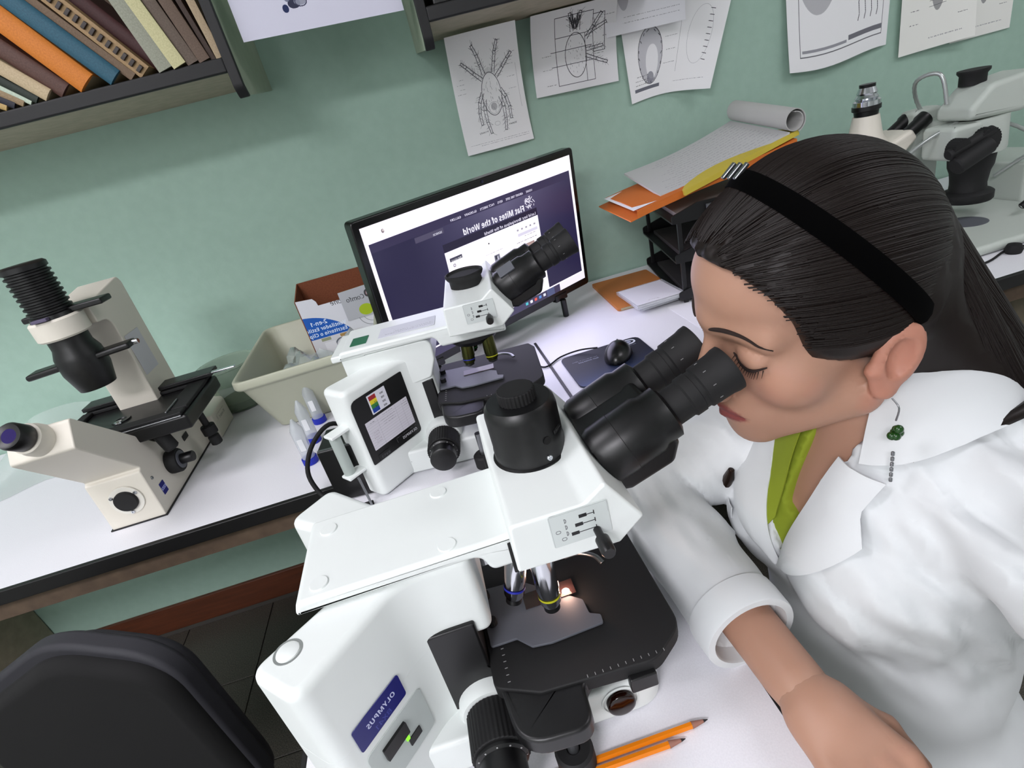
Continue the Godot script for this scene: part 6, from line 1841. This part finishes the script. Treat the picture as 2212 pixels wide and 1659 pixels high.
func _hair(t: Node3D, rel: Transform3D) -> void:
	var hm := mat("hair", Color(0.088, 0.058, 0.048), 0.5, 0.0, 0.4)
	hm.anisotropy_enabled = true
	hm.anisotropy = 0.4
	var b := MB.new()
	nets(b, Vector3(-0.16, -0.36, -0.36), Vector3(0.14, 0.145, 0.13), 0.0045, hair_sdf, rel * HX)
	var hair := put("hair", b, hm, t, "long dark brown hair swept back")
	# locks combed back over the shell and down the fall
	var g := RandomNumberGenerator.new()
	g.seed = 77
	b = MB.new()
	var T1: Vector3 = HT[0]
	var T2: Vector3 = HT[1]
	var T3: Vector3 = HT[2]
	for n in 1900:
		var side := g.randf_range(-1.0, 1.0)
		var a := side * 1.75                       # angle over the head from crown to temple
		var start := g.randf_range(-0.10, 0.55)
		var pts := []
		var lift := g.randf_range(-0.0004, 0.0010)
		for k in 10:
			var u := start + (1.0 - start) * k / 9.0
			# an arc from the hairline over the head to the nape
			var el := lerpf(1.30, -1.25, u)
			var dir := Vector3(sin(a) * cos(el * 0.72), cos(a) * cos(el * 0.60) * (1.0 - 0.15 * u) - 0.35 * u * absf(sin(a)), sin(el) * (1.0 - 0.15 * absf(sin(a)))).normalized()
			var p := Vector3(0, 0.03, -0.01) + dir * 0.14
			for m in 8:
				p -= dir * (hair_shell(p) - lift) * 0.9
			pts.append(p)
		var ring := a * 1.1 + g.randf_range(-0.5, 0.5)
		var ok := true
		for p in pts:
			if p.z > hair_limit(p.y) + 0.004: ok = false
		var from: Vector3 = pts[-1]
		for k in 5:
			var c: Vector3 = [T1, T1.lerp(T2, 0.5), T2, T2.lerp(T3, 0.5), T3][k]
			var ax: Vector3 = ((T2 - from) if k == 0 else (T3 - T1)).normalized()
			var upv := (Vector3(0, 0.6, -0.8) - ax * ax.dot(Vector3(0, 0.6, -0.8))).normalized()
			var sdv := upv.cross(ax).normalized()
			if sdv.x < 0.0: sdv = -sdv
			var q := (upv * cos(ring) + sdv * sin(ring))
			var r := 0.02
			for m in 9: r += maxf(-0.9 * (hair_sdf(c + q * r) - lift), -0.004)
			pts.append(c + q * r)
		if not ok:
			var keep := []
			for p in pts:
				if p.z <= hair_limit(p.y) + 0.002: keep.append(p)
			pts = keep
		if pts.size() < 4: continue
		var q := smooth_path(pts, 3).map(func(w): return rel * HX * w)
		var w := g.randf_range(0.00035, 0.0009) * HS
		var rs := []
		for k in q.size(): rs.append(w * (1.0 if k < q.size() - 6 else (q.size() - k) / 7.0))
		tube(b, q, rs, 4)
	var st := put("locks", b, hm, hair)
	st.set_meta("kind", "stuff")
	b = MB.new()
	tube(b, smooth_path([Vector3(0.374, 1.131, 1.479), Vector3(0.385, 1.140, 1.477), Vector3(0.406, 1.152, 1.488), Vector3(0.430, 1.159, 1.495), Vector3(0.466, 1.166, 1.496), Vector3(0.50, 1.165, 1.485), Vector3(0.54, 1.13, 1.46)], 4).map(func(q): return rel * q), [0.0008, 0.0012, 0.0016, 0.0020, 0.0023, 0.0026, 0.0029, 0.0032, 0.0035, 0.0038, 0.0042, 0.0046, 0.0050, 0.0053, 0.0056, 0.0059, 0.0062, 0.0064, 0.0066, 0.0068, 0.0070, 0.0070, 0.0070, 0.0070, 0.0070], 8, 0.6)
	put("shoulder_lock", b, hm, hair)
	# headband
	b = MB.new()
	sheet(b, 60, 3, func(u: float, v: float):
		var ang := lerpf(-0.42, PI + 0.42, u)
		var mid := Vector3(0, 0.0, -0.037)
		var dir := Vector3(cos(ang), sin(ang) * 0.826, sin(ang) * 0.563)
		var w := Vector3(0, 0.563, -0.826) * lerpf(-0.0075, 0.0075, v)
		var p := mid + w + dir * 0.2
		for m in 12: p -= dir * (hair_shell(p) - 0.0030 + 0.002 * absf(v - 0.5) * 2.0) * 0.8
		return rel * HX * p, 0.002)
	put("headband", b, mat("band", Color(0.008, 0.008, 0.009), 0.95, 0.0, 0.15), t, "wide black headband")
	b = MB.new()
	for s in 3:
		var p := Vector3(-0.022 - 0.012 * s, 0.121 - 0.003 * s, 0.040 - 0.001 * s)
		box(b, Vector3(0.004, 0.003, 0.014), 0.001, rel * HX * Transform3D(Basis(Vector3.RIGHT, 0.6), p), true)
	put("hair_clip", b, M.steel, t, "shiny clip on the headband")
	# earring
	b = MB.new()
	var L := HX * Vector3(0.0820, -0.056, 0.000)
	tube(b, smooth_path([L + Vector3(0, 0.008, 0.002), L + Vector3(0, 0.002, 0.010), L + Vector3(0, -0.012, 0.008)], 4).map(func(q: Vector3): return rel * q), 0.0008, 6)
	for k in 6: cyl(b, 0.0016, 0.004, rel * Transform3D(Basis(), L + Vector3(0, -0.05 - 0.006 * k, 0.008)), 0.0004, 8)
	put("earring", b, M.steel, t, "dangling earring")
	b = MB.new()
	for k in 7:
		var o := Vector3(g.randf_range(-0.006, 0.006), -0.026 + g.randf_range(-0.012, 0.008), 0.008 + g.randf_range(-0.004, 0.006))
		nets(b, Vector3.ONE * -0.007, Vector3.ONE * 0.007, 0.0016, func(q: Vector3): return q.length() - 0.0042, rel * Transform3D(Basis(), L + o))
	put("earring_beads", b, mat("bead", Color(0.10, 0.26, 0.08), 0.2), t, "green beads of the earring")

func _clothes(t: Node3D, rel: Transform3D) -> void:
	var cloth := noisy("coat_cloth", Color(0.83, 0.845, 0.85), Color(0.87, 0.885, 0.89), 0.75, 30.0, 0.3, 41)
	cloth.rim_enabled = true
	cloth.rim = 0.15
	var b := MB.new()
	nets(b, Vector3(0.10, 0.46, 1.11), Vector3(0.66, 1.20, 1.62), 0.0058, coat_sdf, rel)
	nets(b, Vector3(0.12, 0.94, 1.62), Vector3(0.56, 1.36, 2.02), 0.0085, coat_sdf, rel)
	var coat := put("lab_coat", b, cloth, t, "white lab coat")
	b = MB.new()
	lathe(b, [Vector2(0.0425, 0.0), Vector2(0.0535, 0.0), Vector2(0.0540, 0.010), Vector2(0.0530, 0.034), Vector2(0.0520, 0.036), Vector2(0.0440, 0.036), Vector2(0.0425, 0.033), Vector2(0.0420, 0.002)], 44, rel * along(Vector3(0.2118, 0.9495, 1.426), Vector3(0.018, -0.020, 0.317)))
	put("cuff", b, cloth, coat)
	# lapels lie over the front edges
	for s in [1.0, -1.0]:
		b = MB.new()
		sheet(b, 14, 26, func(u: float, v: float):
			var y0 := lerpf(0.953, 1.118, v)
			var z0: float = 1.392 + s * lerpf(0.0, 0.066 if s < 0.0 else 0.036, v)
			var wd := 0.062 * sin(minf(v * 1.25, 1.0) * PI * 0.5) + 0.004
			if v > 0.74: wd *= lerpf(1.0, 0.72, smoothstep(0.74, 0.78, v))
			var y := y0 - 0.40 * wd * u + (0.012 * u if v > 0.76 else 0.0)
			var z: float = z0 + s * wd * u
			return rel * on_coat(y, z, 0.0035 + 0.0035 * sin(u * PI) + 0.002 * u), 0.0018)
		put("lapel", b, cloth, coat)
	b = MB.new()
	sheet(b, 48, 8, func(u: float, v: float):
		var a := lerpf(-2.62, 2.62, u)
		var fr := smoothstep(1.6, 2.62, absf(a))
		var r := lerpf(0.0625, 0.112 + 0.012 * fr, v)
		var x := 0.437 + r * cos(a) * lerpf(1.0, 0.86, fr)
		var z := 1.39 + r * sin(a) * lerpf(1.0, 0.94, fr)
		var y := 1.24
		for k in 40:
			var d := torso(Vector3(x, y, z)) - 0.003
			if d < 0.0006: break
			y -= maxf(d * 0.7, 0.0008)
		return rel * Vector3(x, y + lerpf(0.016, 0.0035, v) + 0.006 * sin(v * PI), z), 0.0025)
	put("collar", b, cloth, coat)
	# pocket with a pen on the far side of the chest
	b = MB.new()
	sheet(b, 8, 8, func(u: float, v: float): return rel * on_coat(lerpf(0.905, 0.985, v), lerpf(1.245, 1.315, u), 0.003 + 0.003 * v), 0.0015)
	put("pocket", b, cloth, coat)
	var pk := on_coat(0.985, 1.278, 0.004)
	b = MB.new()
	tube(b, [rel * (pk + Vector3(-0.004, -0.02, 0.0)), rel * (pk + Vector3(-0.008, 0.012, 0.004)), rel * (pk + Vector3(-0.006, 0.028, 0.012)), rel * (pk + Vector3(-0.004, 0.042, 0.016))], [0.006, 0.0085, 0.0075, 0.004], 12)
	put("pen", b, mat("bronze", Color(0.20, 0.14, 0.11), 0.25, 0.7), t, "dark bronze pen in the pocket")
	# green shirt
	var green := noisy("shirt_cloth", Color(0.50, 0.56, 0.10), Color(0.57, 0.63, 0.16), 0.85, 40.0, 0.3, 42)
	b = MB.new()
	nets(b, Vector3(0.22, 0.86, 1.24), Vector3(0.58, 1.18, 1.54), 0.0055, func(p: Vector3):
		var d: float = sm(torso(p) + 0.005, neck(p) + 0.006, 0.02)
		d = maxf(d, p.y - 1.135 - 0.10 * (p.x - 0.40))
		var cut: float = maxf(1.374 + 0.10 * maxf(0.0, p.y - 1.05) - p.z, 1.020 - 0.5 * (p.z - 1.385) - p.y)
		if p.x < 0.45: d = maxf(d, -cut)
		return d, rel)
	var shirt := put("shirt", b, green, t, "lime green shirt")
	b = MB.new()
	sheet(b, 8, 12, func(u: float, v: float):
		var y := lerpf(1.012, 1.128, v) - 0.030 * u * (1.0 - v * 0.4)
		var z := lerpf(1.378, 1.372, v) - lerpf(0.012, 0.052, minf(1.0, v * 1.6)) * u
		return rel * on_coat(y, z, 0.0015 + 0.002 * u), 0.0015)
	put("shirt_collar", b, green, shirt)
	# dark trousers and shoes under the table, and the stool
	b = MB.new()
	nets(b, Vector3(0.0, 0.0, 1.2), Vector3(0.62, 0.66, 1.58), 0.012, func(p: Vector3):
		var m := Vector3(p.x, p.y, 1.39 + absf(p.z - 1.39))
		var d := caps(m, Vector3(0.46, 0.56, 1.47), Vector3(0.14, 0.555, 1.475), 0.085, 0.062)
		return sm(d, caps(m, Vector3(0.14, 0.555, 1.475), Vector3(0.20, 0.09, 1.475), 0.062, 0.042), 0.03), rel)
	put("trousers", b, mat("trouser", Color(0.05, 0.05, 0.07), 0.85), t)
	for s in [-1.0, 1.0]:
		b = MB.new()
		nets(b, Vector3(-0.16, -0.02, -0.06), Vector3(0.08, 0.10, 0.06), 0.008, func(p: Vector3): return maxf(sm(elli(p, Vector3(-0.05, 0.025, 0), Vector3(0.10, 0.042, 0.042)), caps(p, Vector3(0.01, 0.03, 0), Vector3(0.01, 0.07, 0), 0.04, 0.036), 0.02), 0.002 - p.y), rel * X(0.195, 0.0, 1.39 + 0.085 * s))
		put("shoe", b, M.black, t)
	var st := thing("stool", "dark padded stool under the person in the white coat", "stool", Vector3(0.47, 0, 1.39))
	b = MB.new(); lathe(b, [Vector2(0, 0.40), Vector2(0.17, 0.40), Vector2(0.185, 0.41), Vector2(0.185, 0.45), Vector2(0.17, 0.465), Vector2(0, 0.465)], 36); put("seat", b, M.black_matt, st)
	b = MB.new(); cyl(b, 0.025, 0.36, X(0, 0.05, 0)); put("column", b, M.steel, st)
	b = MB.new(); lathe(b, [Vector2(0, 0), Vector2(0.21, 0.0), Vector2(0.21, 0.012), Vector2(0.04, 0.05), Vector2(0, 0.05)], 36); put("base", b, M.black, st)
